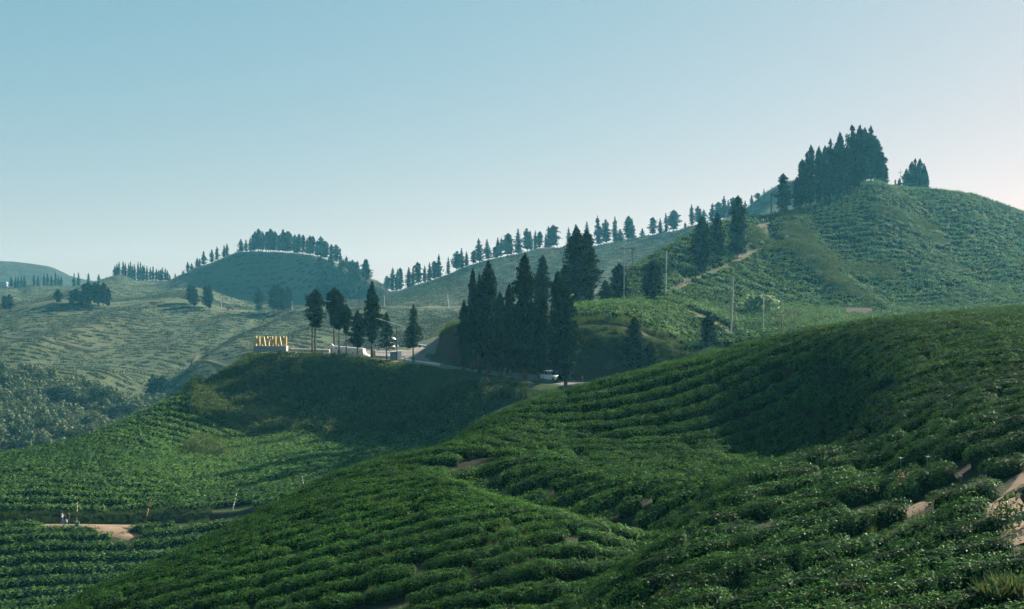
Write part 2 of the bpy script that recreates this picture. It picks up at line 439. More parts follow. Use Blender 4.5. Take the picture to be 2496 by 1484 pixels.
def foliage(name, dark, light, rough=0.5, spec=0.5, trans=0.25, accent=None, big=0.03, small=2.2, tint=None):
    """leaves: colour varies from leaf to leaf, bush to bush and over the hillside"""
    m, n, l, p = _new(name)
    geo = n.new('ShaderNodeNewGeometry'); oi = n.new('ShaderNodeObjectInfo')
    nz = n.new('ShaderNodeTexNoise'); nz.inputs['Scale'].default_value = big; nz.inputs['Detail'].default_value = 3
    l.new(geo.outputs['Position'], nz.inputs['Vector'])
    n2 = n.new('ShaderNodeTexNoise'); n2.inputs['Scale'].default_value = small; n2.inputs['Detail'].default_value = 2
    l.new(geo.outputs['Position'], n2.inputs['Vector'])
    a = n.new('ShaderNodeMath'); a.operation = 'MULTIPLY_ADD'; a.inputs[1].default_value = 0.55
    l.new(geo.outputs['Random Per Island'], a.inputs[0])
    b = n.new('ShaderNodeMath'); b.operation = 'MULTIPLY_ADD'; b.inputs[1].default_value = 1.3; b.inputs[2].default_value = -0.62
    l.new(nz.outputs['Fac'], b.inputs[0])
    c = n.new('ShaderNodeMath'); c.operation = 'MULTIPLY_ADD'; c.inputs[1].default_value = 0.35
    l.new(oi.outputs['Random'], c.inputs[0]); l.new(b.outputs[0], c.inputs[2])
    d = n.new('ShaderNodeMath'); d.operation = 'MULTIPLY_ADD'; d.inputs[1].default_value = 0.7; 
    l.new(n2.outputs['Fac'], d.inputs[0]); l.new(c.outputs[0], d.inputs[2])
    e = n.new('ShaderNodeMath'); e.operation = 'ADD'; e.inputs[1].default_value = -0.28
    l.new(d.outputs[0], e.inputs[0]); l.new(e.outputs[0], a.inputs[2])
    mx = n.new('ShaderNodeMix'); mx.data_type = 'RGBA'; mx.clamp_factor = True
    mx.inputs[6].default_value = _rgb(dark); mx.inputs[7].default_value = _rgb(light)
    l.new(a.outputs[0], mx.inputs[0])
    out = mx.outputs[2]
    if accent is not None:
        gt = n.new('ShaderNodeMath'); gt.operation = 'GREATER_THAN'; gt.inputs[1].default_value = accent[1]
        ml = n.new('ShaderNodeMath'); ml.operation = 'MULTIPLY'; ml.inputs[1].default_value = 7.31
        fr = n.new('ShaderNodeMath'); fr.operation = 'FRACT'
        l.new(geo.outputs['Random Per Island'], ml.inputs[0]); l.new(ml.outputs[0], fr.inputs[0]); l.new(fr.outputs[0], gt.inputs[0])
        m2 = n.new('ShaderNodeMix'); m2.data_type = 'RGBA'; m2.inputs[7].default_value = _rgb(accent[0])
        l.new(gt.outputs[0], m2.inputs[0]); l.new(out, m2.inputs[6]); out = m2.outputs[2]
    l.new(out, p.inputs['Base Color'])
    p.inputs['Roughness'].default_value = rough
    p.inputs['Specular IOR Level'].default_value = spec
    if trans > 0:
        tr = n.new('ShaderNodeBsdfTranslucent'); ms = n.new('ShaderNodeMixShader'); ms.inputs[0].default_value = trans
        hs = n.new('ShaderNodeHueSaturation'); hs.inputs['Value'].default_value = 1.5; hs.inputs['Hue'].default_value = 0.48
        l.new(out, hs.inputs['Color']); l.new(hs.outputs[0], tr.inputs['Color'])
        l.new(p.outputs[0], ms.inputs[1]); l.new(tr.outputs[0], ms.inputs[2])
        l.new(ms.outputs[0], n['Material Output'].inputs['Surface'])
    MATS[name] = m
    return m

def ground_mat(name, c1, c2, c3, s1=0.15, s2=1.3, bump=0.25, bd=0.2):
    m, n, l, p = _new(name)
    geo = n.new('ShaderNodeNewGeometry')
    a = n.new('ShaderNodeTexNoise'); a.inputs['Scale'].default_value = s1; a.inputs['Detail'].default_value = 5
    b = n.new('ShaderNodeTexNoise'); b.inputs['Scale'].default_value = s2; b.inputs['Detail'].default_value = 6; b.inputs['Roughness'].default_value = 0.65
    for q in (a, b): l.new(geo.outputs['Position'], q.inputs['Vector'])
    m1 = n.new('ShaderNodeMix'); m1.data_type = 'RGBA'; m1.inputs[6].default_value = _rgb(c1); m1.inputs[7].default_value = _rgb(c2)
    r1 = n.new('ShaderNodeMapRange'); r1.inputs[1].default_value = 0.38; r1.inputs[2].default_value = 0.62
    l.new(b.outputs['Fac'], r1.inputs[0]); l.new(r1.outputs[0], m1.inputs[0])
    m2 = n.new('ShaderNodeMix'); m2.data_type = 'RGBA'; m2.inputs[7].default_value = _rgb(c3)
    r2 = n.new('ShaderNodeMapRange'); r2.inputs[1].default_value = 0.5; r2.inputs[2].default_value = 0.68
    l.new(a.outputs['Fac'], r2.inputs[0]); l.new(r2.outputs[0], m2.inputs[0]); l.new(m1.outputs[2], m2.inputs[6])
    l.new(m2.outputs[2], p.inputs['Base Color'])
    p.inputs['Roughness'].default_value = 0.95; p.inputs['Specular IOR Level'].default_value = 0.1
    bp = n.new('ShaderNodeBump'); bp.inputs['Strength'].default_value = bump; bp.inputs['Distance'].default_value = bd
    l.new(b.outputs['Fac'], bp.inputs['Height']); l.new(bp.outputs[0], p.inputs['Normal'])
    MATS[name] = m
    return m

M_SOIL = ground_mat('tea_soil', (.016, .018, .010), (.026, .025, .014), (.020, .030, .012))
M_GRASS = ground_mat('rough_grass', (.012, .030, .008), (.022, .042, .011), (.034, .044, .014), 0.12, 1.6)
M_CUT = ground_mat('cut_earth', (.042, .032, .022), (.030, .026, .017), (.020, .030, .012), 0.2, 0.8, 0.5)
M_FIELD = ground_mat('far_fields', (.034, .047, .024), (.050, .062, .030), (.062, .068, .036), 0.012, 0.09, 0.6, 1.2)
M_FAR = ground_mat('far_woods', (.012, .020, .016), (.018, .028, .020), (.024, .03, .02), 0.01, 0.05, 0.9, 8.0)
M_DIRT = ground_mat('dirt', (.20, .14, .10), (.155, .105, .073), (.115, .083, .05), 0.5, 3.0, 0.3, 0.05)
M_ROAD = ground_mat('road_surface', (.135, .122, .11), (.11, .10, .092), (.155, .135, .11), 0.3, 2.5, 0.15, 0.03)
M_PATH = ground_mat('trodden_path', (.075, .058, .030), (.058, .052, .023), (.038, .045, .016), 0.4, 2.0, 0.3, 0.1)
M_TEA = foliage('tea_leaf', (.0025, .014, .004), (.054, .150, .022), 0.5, 0.05, 0.13, accent=((.11, .17, .04), 0.95))
M_TEA_FAR = foliage('tea_leaf_far', (.012, .045, .010), (.105, .205, .040), 0.7, 0.06, 0.13)
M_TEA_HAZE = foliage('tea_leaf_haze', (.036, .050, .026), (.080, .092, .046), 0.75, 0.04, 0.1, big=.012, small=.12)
M_TEA_MID = foliage('tea_leaf_mid', (.0025, .014, .004), (.054, .150, .022), 0.65, 0.03, 0.13, accent=((.11, .17, .04), 0.95))
M_TWIG = plain('tea_wood', (.045, .035, .025), 0.9)
M_CON = foliage('conifer_spray', (.004, .014, .007), (.020, .038, .014), 0.85, 0.02, 0.08, small=0.5)
M_BARK = plain('conifer_bark', (.075, .050, .036), 0.95)
M_BROAD = foliage('broad_leaf', (.020, .042, .015), (.065, .088, .030), 0.6, 0.2, 0.2, small=0.25)
M_SCRUB = foliage('scrub_leaf', (.012, .036, .010), (.070, .115, .028), 0.75, 0.08, 0.22, accent=((.10, .085, .035), 0.9))
M_GRASSY = foliage('grass_blade', (.018, .048, .010), (.060, .095, .024), 0.8, 0.05, 0.25)
# ------------------------------------------------------------------ terrain sheets
def sheet(name, k0, k1, u0, u1, du, nper, mat, label=None):
    us = np.arange(u0, u1 + du / 2, du)
    i, f = _col(us)
    rows = []
    for k in range(k0, k1):
        n = nper[k - k0] if hasattr(nper, '__len__') else nper
        a = YT[k][i] * (1 - f) + YT[k][i + 1] * f
        b = YT[k + 1][i] * (1 - f) + YT[k + 1][i + 1] * f
        for j in range(n + (1 if k == k1 - 1 else 0)):
            rows.append(a + (b - a) * j / n)
    R = np.array(rows)                                  # [rows, cols]
    X = (us[None, :] - UC) / F * R
    Zz = H(X, R)
    nr, nc = R.shape
    V = np.stack([X, R, Zz], -1).reshape(-1, 3)
    g = np.arange(nr * nc).reshape(nr, nc)
    Fc = np.stack([g[:-1, :-1], g[:-1, 1:], g[1:, 1:], g[1:, :-1]], -1).reshape(-1, 4)
    me = mesh_np(name, V, Fc, [mat], smooth=True)
    o = obj(name, me)
    tag(o, kind='structure')
    return o

sheet('near_hillside', 0, 6, -1500, 4000, 10, [14, 26, 22, 30, 16, 8], M_SOIL)
sheet('valley_field', 6, 9, -900, 3400, 8, [18, 4, 5], M_SOIL)
sheet('platform_slope', 9, 12, -900, 3400, 6, [26, 40, 12], M_GRASS)
sheet('road_cutting', 12, 13, -900, 3400, 6, [22], M_CUT)
sheet('roadside_knoll', 13, 16, -700, 3200, 8, [8, 26, 18], M_SOIL)
sheet('tall_hill', 16, 19, -500, 3100, 9, [30, 44, 18], M_SOIL)
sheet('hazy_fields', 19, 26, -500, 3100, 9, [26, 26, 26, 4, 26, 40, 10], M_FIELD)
sheet('distant_mountain', 26, 28, -600, 2900, 14, [24, 8], M_FAR)
# ground under and behind the viewpoint
_gx, _gy = np.meshgrid(np.linspace(-70, 70, 71), np.linspace(-60, 24, 43))
_g = np.arange(_gx.size).reshape(_gx.shape)
tag(obj('viewpoint_ground', mesh_np('viewpoint_ground', np.stack([_gx, _gy, H(_gx, _gy) - 0.02], -1).reshape(-1, 3),
    np.stack([_g[:-1, :-1], _g[:-1, 1:], _g[1:, 1:], _g[1:, :-1]], -1).reshape(-1, 4), [M_GRASS], smooth=True)), kind='structure')

# the air between
def build_haze(density, col, aniso):
    m = bpy.data.materials.new('haze_air'); m.use_nodes = True
    n = m.node_tree.nodes; l = m.node_tree.links
    n.remove(n['Principled BSDF'])
    pv = n.new('ShaderNodeVolumePrincipled')
    pv.inputs['Color'].default_value = _rgb(col)
    pv.inputs['Absorption Color'].default_value = (1, 1, 1, 1)
    pv.inputs['Density'].default_value = density
    pv.inputs['Anisotropy'].default_value = aniso
    l.new(pv.outputs['Volume'], n['Material Output'].inputs['Volume'])
    b = MB().box((0, 760, 9), (2600, 1720, 124))
    o = b.build('haze', m)
    tag(o, 'pale blue morning haze hanging between the hills', 'haze', kind='stuff')
    del o['category']
    return o
build_haze(0.00013, (0.18, 0.70, 0.98), 0.3)
# ------------------------------------------------------------------ plant meshes
def kites(P, D, N, L, W, fold=0.25):
    """leaf quads: base point P, axis D, face normal N, length L, width W (arrays)"""
    D = D / np.linalg.norm(D, axis=1, keepdims=True)
    S = np.cross(D, N); S /= np.maximum(np.linalg.norm(S, axis=1, keepdims=True), 1e-6)
    Nn = np.cross(S, D)
    L = np.asarray(L)[:, None]; W = np.asarray(W)[:, None]
    a = P; b = P + D * L * 0.45 + S * W * 0.5 + Nn * W * fold * 0.5
    c = P + D * L; d = P + D * L * 0.45 - S * W * 0.5 + Nn * W * fold * 0.5
    V = np.stack([a, b, c, d], 1).reshape(-1, 3)
    Fq = np.arange(len(P) * 4).reshape(-1, 4)
    return V, Fq

def tri_split(q):
    return np.concatenate([q[:, [0, 1, 2]], q[:, [0, 2, 3]]], 0)

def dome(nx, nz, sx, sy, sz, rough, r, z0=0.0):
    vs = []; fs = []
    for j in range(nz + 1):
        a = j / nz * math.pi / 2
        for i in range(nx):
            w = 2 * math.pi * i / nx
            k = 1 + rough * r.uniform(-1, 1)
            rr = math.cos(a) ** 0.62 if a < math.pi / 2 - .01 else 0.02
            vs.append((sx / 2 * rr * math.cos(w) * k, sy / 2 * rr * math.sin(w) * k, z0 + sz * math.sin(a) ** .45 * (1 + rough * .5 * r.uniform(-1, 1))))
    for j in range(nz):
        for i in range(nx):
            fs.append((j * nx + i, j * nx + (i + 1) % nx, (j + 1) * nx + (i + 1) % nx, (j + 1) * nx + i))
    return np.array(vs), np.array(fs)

def bush_mesh(name, seed, n, leaf, sx=1.75, sy=1.12, sz=0.92, mat=None, lump=0.13, core=True, jit=0.2):
    r = np.random.default_rng(seed)
    phi = r.uniform(0, 2 * math.pi, n)
    th = np.arccos(1 - r.random(n) * 0.975)             # from the crown down to the skirt
    lp = 1 + lump * np.sin(phi * 2 + seed) + lump * 0.8 * np.sin(phi * 5 + seed * 2.1)
    rad = np.sin(th) ** 0.62                            # clipped: flat table, steep sides
    z = sz * np.cos(th) ** 0.38
    z = z * (1 + 0.10 * np.sin(phi * 3 + seed * 1.7) * rad) + r.normal(0, leaf * 0.35, n)
    x = sx / 2 * rad * np.cos(phi) * lp + r.normal(0, leaf * .3, n)
    y = sy / 2 * rad * np.sin(phi) * lp + r.normal(0, leaf * .3, n)
    N = np.stack([np.cos(phi) * np.sin(th) ** 3 * .8, np.sin(phi) * np.sin(th) ** 3 * 1.1, np.cos(th) ** .6 + .02], 1)
    N = N + r.normal(0, jit, (n, 3)); N /= np.linalg.norm(N, axis=1, keepdims=True)
    D = np.stack([np.cos(phi) * rad, np.sin(phi) * rad, np.full(n, 0.55)], 1) + r.normal(0, 0.65, (n, 3))
    D -= N * (D * N).sum(1, keepdims=True) * 0.8
    L = leaf * r.uniform(0.7, 1.35, n)
    V, Q = kites(np.stack([x, y, np.maximum(z, 0.04)], 1), D, N, L, L * 0.48)
    T = tri_split(Q)
    mid = np.zeros(len(T), int)
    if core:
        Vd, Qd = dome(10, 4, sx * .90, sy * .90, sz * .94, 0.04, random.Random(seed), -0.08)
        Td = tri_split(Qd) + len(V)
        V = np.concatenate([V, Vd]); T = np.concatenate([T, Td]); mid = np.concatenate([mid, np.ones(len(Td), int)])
    return mesh_np(name, V, T, [mat or M_TEA, M_TEA_SHADE], midx=mid)

M_TEA_SHADE = plain('tea_inner_shade', (.007, .014, .006), 0.9, spec=0.03)  # bush core coloured near black: shade among the leaves painted in

def conifer_crown(name, seed, n_br, k_sp, spray, base=0.12, rmax=0.17, shape='column', tufts=0.5, mat=None, hgt=15.0, clump=9.0):
    """unit conifer 15 m tall, origin at the foot"""
    r = np.random.default_rng(seed)
    s = np.sort(r.random(n_br)) ** 0.85
    s = np.clip(s, 0, 0.995)
    nc = max(14, int(n_br / clump))
    sc_ = np.sort(r.random(nc)) ** 0.85; pc_ = np.arange(nc) * 2.39996 + r.normal(0, .5, nc)
    ci = np.sort(r.integers(0, nc, n_br))
    s = np.clip(sc_[ci] + r.normal(0, .014, n_br), 0, .995)
    od = np.argsort(s); s = s[od]; ci = ci[od]
    phi = pc_[ci] + r.normal(0, .30, n_br)
    rag = r.uniform(.62, 1.22, nc)[ci]
    if shape == 'cone':
        f = (1 - s) ** 0.72 * np.minimum(1, 0.60 + s * 5)
    elif shape == 'column':
        f = np.minimum(1, ((1 - s) * 2.5) ** 0.58) * np.minimum(1, 0.55 + s * 2.2)
    elif shape == 'spindle':
        f = np.sin(np.clip(s, 0.0, 1) ** 0.72 * math.pi * 0.95 + 0.13) ** 0.85
    else:                                               # top-heavy
        f = np.minimum(1, ((1 - s) * 2.6) ** 0.7) * np.minimum(1, 0.35 + s * 1.5)
    zone = 1 + 0.14 * np.sin(s * 15 + seed) + 0.24 * np.sin(phi * 2 + s * 8 + seed * 1.3) + 0.22 * np.sin(phi * 3 - s * 23 + seed)
    R = hgt * rmax * f * zone * rag * r.uniform(0.85, 1.12, n_br)
    h = hgt * (base + (1 - base) * s)
    Ps = []; Ds = []; Ns = []; Ls = []
    for k in range(k_sp):
        q = 0.35 + 0.65 * (k + r.random(n_br)) / k_sp if k_sp > 1 else r.uniform(.5, 1, n_br)
        a = phi + r.normal(0, 0.16, n_br)
        rr = R * q
        droop = -0.22 * rr * q + 0.10 * rr * (q > 0.85)
        P = np.stack([rr * np.cos(a), rr * np.sin(a), h + droop + r.normal(0, .12, n_br)], 1)
        out = np.stack([np.cos(a), np.sin(a), r.normal(0.05, 0.45, n_br)], 1) + r.normal(0, 0.38, (n_br, 3))
        N = np.stack([np.cos(a) * .5, np.sin(a) * .5, np.full(n_br, .9)], 1) + r.normal(0, 0.55, (n_br, 3))
        Ps.append(P - out * spray * 0.3); Ds.append(out); Ns.append(N)
        Ls.append(spray * r.uniform(0.65, 1.35, n_br) * np.clip(0.45 + f, 0.5, 1.1))
    P = np.concatenate(Ps); D = np.concatenate(Ds); N = np.concatenate(Ns); L = np.concatenate(Ls)
    # leader
    m = max(6, n_br // 60)
    zt = hgt * r.uniform(0.955, 0.985, m)
    P = np.concatenate([P, np.stack([r.normal(0, .08, m), r.normal(0, .08, m), zt], 1)])
    D = np.concatenate([D, np.stack([r.normal(0, .5, m), r.normal(0, .5, m), np.ones(m)], 1)])
    N = np.concatenate([N, r.normal(0, 1, (m, 3))]); L = np.concatenate([L, np.full(m, spray * .7)])
    V, Q = kites(P, D, N, L, L * 0.62, 0.3)
    T = tri_split(Q); mid = np.zeros(len(T), int)
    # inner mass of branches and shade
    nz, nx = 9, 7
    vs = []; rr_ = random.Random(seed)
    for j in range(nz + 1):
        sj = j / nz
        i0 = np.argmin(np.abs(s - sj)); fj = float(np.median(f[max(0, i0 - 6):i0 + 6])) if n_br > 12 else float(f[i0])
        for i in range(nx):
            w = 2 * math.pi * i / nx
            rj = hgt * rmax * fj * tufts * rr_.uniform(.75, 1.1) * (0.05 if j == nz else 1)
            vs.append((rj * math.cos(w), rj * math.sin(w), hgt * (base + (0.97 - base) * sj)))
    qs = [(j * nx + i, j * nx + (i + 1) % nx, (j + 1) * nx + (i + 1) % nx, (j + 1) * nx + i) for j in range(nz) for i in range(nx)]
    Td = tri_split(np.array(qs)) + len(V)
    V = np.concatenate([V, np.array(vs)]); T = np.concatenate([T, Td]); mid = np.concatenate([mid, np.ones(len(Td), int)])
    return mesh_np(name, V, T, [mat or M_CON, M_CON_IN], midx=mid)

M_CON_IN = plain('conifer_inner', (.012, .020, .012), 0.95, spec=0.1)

def trunk_mesh(name, seed, h=14.5, r0=0.26, n=7, lean=0.15):
    r = random.Random(seed)
    pts = []; rad = []
    for k in range(7):
        q = k / 6
        pts.append((lean * math.sin(q * 3 + seed) * q, lean * math.cos(q * 2.3 + seed) * q, -0.5 + q * (h + .5))); rad.append(r0 * (1.25 if k == 0 else 1) * (1 - 0.86 * q))
    b = MB().tube(pts, rad, n)
    return mesh_np(name, b.v, b.f, [M_BARK], smooth=True)

CROWNS = {}
TRUNK = [trunk_mesh('trunk', 1), trunk_mesh('trunk', 5, lean=0.3)]
def crown_set(key, count, **kw):
    CROWNS[key] = [conifer_crown('crown', 31 * (i + 1) + len(key) * 7, **kw) for i in range(count)]
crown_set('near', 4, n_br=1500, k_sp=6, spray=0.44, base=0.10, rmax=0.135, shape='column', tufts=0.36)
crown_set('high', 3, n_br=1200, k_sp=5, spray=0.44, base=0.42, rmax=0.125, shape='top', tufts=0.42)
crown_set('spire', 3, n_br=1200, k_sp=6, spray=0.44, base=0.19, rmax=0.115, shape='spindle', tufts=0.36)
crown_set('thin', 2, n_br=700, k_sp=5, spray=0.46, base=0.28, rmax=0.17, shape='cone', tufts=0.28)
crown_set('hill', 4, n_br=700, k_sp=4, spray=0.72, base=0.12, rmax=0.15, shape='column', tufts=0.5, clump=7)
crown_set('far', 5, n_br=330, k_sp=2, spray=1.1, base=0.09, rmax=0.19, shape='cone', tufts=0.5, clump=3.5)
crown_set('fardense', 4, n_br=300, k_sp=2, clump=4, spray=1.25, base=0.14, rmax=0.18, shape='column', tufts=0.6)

N_TREES = [0]
def conifer(base, height, width, label, group, kind='near', name='conifer_tree', crown_base=None, trunk=True, rz=None, lean=0.0):
    """one conifer: an Empty at the foot with trunk and crown; width is the crown's full spread"""
    i = N_TREES[0]; N_TREES[0] += 1
    rd = random.Random(i * 13 + 5)
    cs = CROWNS[kind]
    me = cs[i % len(cs)]
    ref = {'near': .135, 'high': .125, 'spire': .115, 'thin': .17, 'hill': .15, 'far': .19, 'fardense': .18}[kind] * 15 * 2.1
    sz = height / 15.0; sx = width * 1.04 / ref
    e = empty(name, base, rd.uniform(0, 6.28) if rz is None else rz)
    e.scale = (sx, sx, sz)
    if lean: e.rotation_euler[1] = lean
    tag(e, label, 'tree', group)
    obj('crown', me, e)
    t = obj('trunk', TRUNK[i % 2], e)
    ts = min(1.6, max(0.6, sz)) / sx
    t.scale = (ts, ts, 1)
    return e

# ------------------------------------------------------------------ scattering as stuff
def scatter(name, meshes, pts, rot, scale, var, label, cat=None):
    """one object of stuff: instances of the given meshes on a cloud of points"""
    lib = bpy.data.collections.new(name + '_kinds')
    for k, me in enumerate(meshes):
        o = bpy.data.objects.new('%s_kind%02d' % (name, k), me); lib.objects.link(o)
    n = len(pts)
    me = bpy.data.meshes.new(name)
    me.vertices.add(n); me.vertices.foreach_set('co', np.asarray(pts, np.float32).ravel())
    a = me.attributes.new('rot', 'FLOAT_VECTOR', 'POINT'); a.data.foreach_set('vector', np.asarray(rot, np.float32).ravel())
    a = me.attributes.new('siz', 'FLOAT_VECTOR', 'POINT'); a.data.foreach_set('vector', np.asarray(scale, np.float32).ravel())
    a = me.attributes.new('pick', 'INT', 'POINT'); a.data.foreach_set('value', np.asarray(var, np.int32))
    me.update()
    o = obj(name, me)
    ng = bpy.data.node_groups.new(name + '_scatter', 'GeometryNodeTree')
    ng.interface.new_socket('Geometry', in_out='INPUT', socket_type='NodeSocketGeometry')
    ng.interface.new_socket('Geometry', in_out='OUTPUT', socket_type='NodeSocketGeometry')
    gi = ng.nodes.new('NodeGroupInput'); go = ng.nodes.new('NodeGroupOutput')
    mp = ng.nodes.new('GeometryNodeMeshToPoints')
    ip = ng.nodes.new('GeometryNodeInstanceOnPoints')
    ci = ng.nodes.new('GeometryNodeCollectionInfo'); ci.inputs['Collection'].default_value = lib
    ci.inputs['Separate Children'].default_value = True; ci.inputs['Reset Children'].default_value = True
    def attr(nm, typ):
        x = ng.nodes.new('GeometryNodeInputNamedAttribute'); x.data_type = typ; x.inputs['Name'].default_value = nm
        return x.outputs['Attribute']
    L = ng.links
    L.new(gi.outputs[0], mp.inputs['Mesh']); L.new(mp.outputs[0], ip.inputs['Points'])
    L.new(ci.outputs[0], ip.inputs['Instance']); ip.inputs['Pick Instance'].default_value = True
    L.new(attr('pick', 'INT'), ip.inputs['Instance Index'])
    er = ng.nodes.new('FunctionNodeEulerToRotation')
    L.new(attr('rot', 'FLOAT_VECTOR'), er.inputs[0]); L.new(er.outputs[0], ip.inputs['Rotation'])
    L.new(attr('siz', 'FLOAT_VECTOR'), ip.inputs['Scale'])
    L.new(ip.outputs[0], go.inputs[0])
    md = o.modifiers.new('scatter', 'NODES'); md.node_group = ng
    tag(o, label, kind='stuff')
    return o
# ------------------------------------------------------------------ paths and roads (needed before planting)
def ribbon(name, pts, width, mat, lift=0.06, step=1.2, nx=5, ragged=0.0, kind='structure', crown=0.0):
    """strip draped on the ground along a polyline of (x, y)"""
    P = [Vector((p[0], p[1])) for p in pts]
    line = []
    for a, b in zip(P[:-1], P[1:]):
        n = max(1, int((b - a).length / step))
        for k in range(n): line.append(a + (b - a) * k / n)
    line.append(P[-1])
    for _ in range(4):
        line = [line[0]] + [(line[i - 1] + line[i] * 2 + line[i + 1]) / 4 for i in range(1, len(line) - 1)] + [line[-1]]
    n = len(line)
    W = width if hasattr(width, '__len__') else [width, width]
    xs = []; ys = []; ed = []
    for i, p in enumerate(line):
        d = (line[min(i + 1, n - 1)] - line[max(i - 1, 0)]).normalized(); s = Vector((-d.y, d.x))
        q = i / (n - 1) * (len(W) - 1); k = min(int(q), len(W) - 2) if len(W) > 1 else 0
        w = W[k] + (W[min(k + 1, len(W) - 1)] - W[k]) * (q - k)
        for j in range(nx):
            e = (j / (nx - 1) - 0.5)
            wj = w * (1 + ragged * (float(vnoise(p.x * .7 + j * 9, p.y * .7)) - .5) * 2) if j in (0, nx - 1) else w
            xs.append(p.x + s.x * e * wj); ys.append(p.y + s.y * e * wj); ed.append(abs(e) * 2)
    xs = np.array(xs); ys = np.array(ys); ed = np.array(ed)
    zs = H(xs, ys) + lift - (ed > .95) * (lift + 0.03)
    g = np.arange(n * nx).reshape(n, nx)
    o = obj(name, mesh_np(name, np.stack([xs, ys, zs], 1), np.stack([g[:-1, :-1], g[1:, :-1], g[1:, 1:], g[:-1, 1:]], -1).reshape(-1, 4), [mat], smooth=True))
    tag(o, kind='structure')
    return o

PATHS = []          # (points, clear half width) kept free of bushes
def path(name, pts, width, mat, clear=None, **kw):
    o = ribbon(name, pts, width, mat, **kw)
    w = max(width) if hasattr(width, '__len__') else width
    PATHS.append((pts, (clear if clear is not None else w / 2 + 0.55)))
    return o

def uvpath(uv, Y0, Y1):
    r = []
    for u, v in uv:
        p = hit(u, v, Y0, Y1); r.append((p.x, p.y))
    return r

# dirt road on the left, with its widening
path('dirt_road', [XY(-420, 149), XY(0, 149.3), XY(150, 149.2), XY(250, 149), XY(330, 148.6), XY(420, 148.4)], [2.6, 2.6, 2.8, 3.2, 1.6], M_DIRT, clear=2.2, lift=0.10)
path('dirt_track', [XY(250, 148.2), XY(264, 146), XY(288, 144.4), XY(322, 143)], [3.2, 3.8, 2.4, 1.0], M_DIRT, clear=1.9, lift=0.12, ragged=0.25)
# the main road through the scene and the plaza
ROADLINE = [XY(1030, 298), XY(1026, 270), XY(1014, 250), XY(1010, 238), XY(1024, 226), XY(1054, 216), XY(1092, 209), XY(1200, 199.8), XY(1300, 190), XY(1400, 183.8), XY(1560, 184), XY(1800, 186)]
path('asphalt_road', ROADLINE, [5.5, 5.5, 4.6, 4.8, 6.0, 6.0], M_ROAD, clear=5.0, lift=0.07)
path('plaza', [XY(628, 246), XY(710, 246), XY(842, 247), XY(930, 251), XY(975, 256), XY(998, 266)], [8, 12, 24, 28, 20, 6], M_ROAD, clear=9, lift=0.05)
path('verge_path', [XY(640, 240.5), XY(776, 237.2), XY(842, 234.2), XY(908, 230.3), XY(973, 224.4), XY(1017, 218.4), XY(1085, 210)], 2.4, M_DIRT, clear=2.2, lift=0.11)
# knoll paths
path('knoll_path', uvpath([(1605, 737), (1630, 739), (1660, 752), (1690, 764), (1712, 776), (1745, 792), (1775, 812), (1800, 828)], 196, 242), [1.0, 1.6, 2.2, 2.6, 2.4, 3.6], M_PATH, clear=1.9, ragged=0.3, lift=0.1)
path('bench_path', [XY(1420, 196.2), XY(1500, 195.2), XY(1560, 194.8), XY(1620, 194.2), XY(1700, 193.2)], .9, M_PATH, clear=.7, lift=0.08)
# tall hill footpath
path('hill_footpath', uvpath([(1640, 708), (1700, 676), (1755, 655), (1800, 632), (1860, 605), (1910, 590), (1940, 588)], 262, 372), [.7, .9, 1.0, 1.2, 1.6, 1.4], M_PATH, clear=1.2, lift=0.12)
path('hill_clearing', uvpath([(1888, 588), (1870, 570), (1858, 556), (1866, 541)], 300, 372), [1.2, 2.0, 3.4, 2.0], M_PATH, clear=2.0, lift=0.12)
# far road and field tracks
path('far_road', [XY(-300, 646), XY(100, 637), XY(270, 645), XY(480, 645), XY(620, 637), XY(720, 625), XY(842, 597), XY(950, 561), XY(1120, 549), XY(1300, 549)], 2.6, M_PATH, clear=4, lift=0.4, step=6)
path('field_track', uvpath([(590, 900), (545, 890), (480, 885), (470, 876), (480, 868)], 410, 560), 2.6, M_PATH, clear=2, lift=0.5, step=3)
path('field_track', uvpath([(0, 820), (60, 826), (120, 838), (180, 845), (240, 858)], 430, 620), 3.2, M_SOIL, clear=2, lift=0.4, step=3)
# near tracks on the right
path('dirt_track', [XY(2560, 47), XY(2492, 43.6), XY(2462, 42.2), XY(2446, 40.8), XY(2470, 39), XY(2530, 37)], [.9, .8, 1.0, 1.5, 1.7, 2.0], M_DIRT, clear=.75, lift=0.07, ragged=0.35, step=.6)
path('dirt_patch', uvpath([(2150, 1262), (2185, 1250), (2225, 1240), (2262, 1236)], 30, 60), [1.6, 2.4, 2.2, 1.0], M_DIRT, clear=1.35, lift=0.06, ragged=0.4, step=.5)
path('terrace_path', [XY(1112, 77.5), XY(1200, 79), XY(1400, 81.5), XY(1700, 80.6), XY(1900, 78.6), XY(1990, 75.5)], [.5, 0.5, 0.5, 0.5], M_SOIL, clear=0.45, lift=0.05, ragged=0.3)
path('dirt_patch', [XY(1740, 36.0), XY(1752, 34.6), XY(1764, 33.3)], [.6, .9, .8], M_DIRT, clear=0.9, lift=0.05, ragged=0.4, step=.4)
path('dirt_patch', uvpath([(2118, 1150), (2108, 1158), (2100, 1166)], 40, 66), [.4, .6, .4], M_DIRT, clear=0.8, lift=0.06, ragged=0.4, step=.4)
PATHS.append(([XY(1150, 72), XY(1300, 66), XY(1500, 60.5), XY(1640, 57)], .75))                # gully bottom, bare
PATHS.append(([XY(830, 51.6), XY(950, 51.1)], 0.75))          # wider lane between rows
PATHS.append(([XY(2050, 41), XY(2180, 42.5), XY(2290, 43.5)], 0.6))

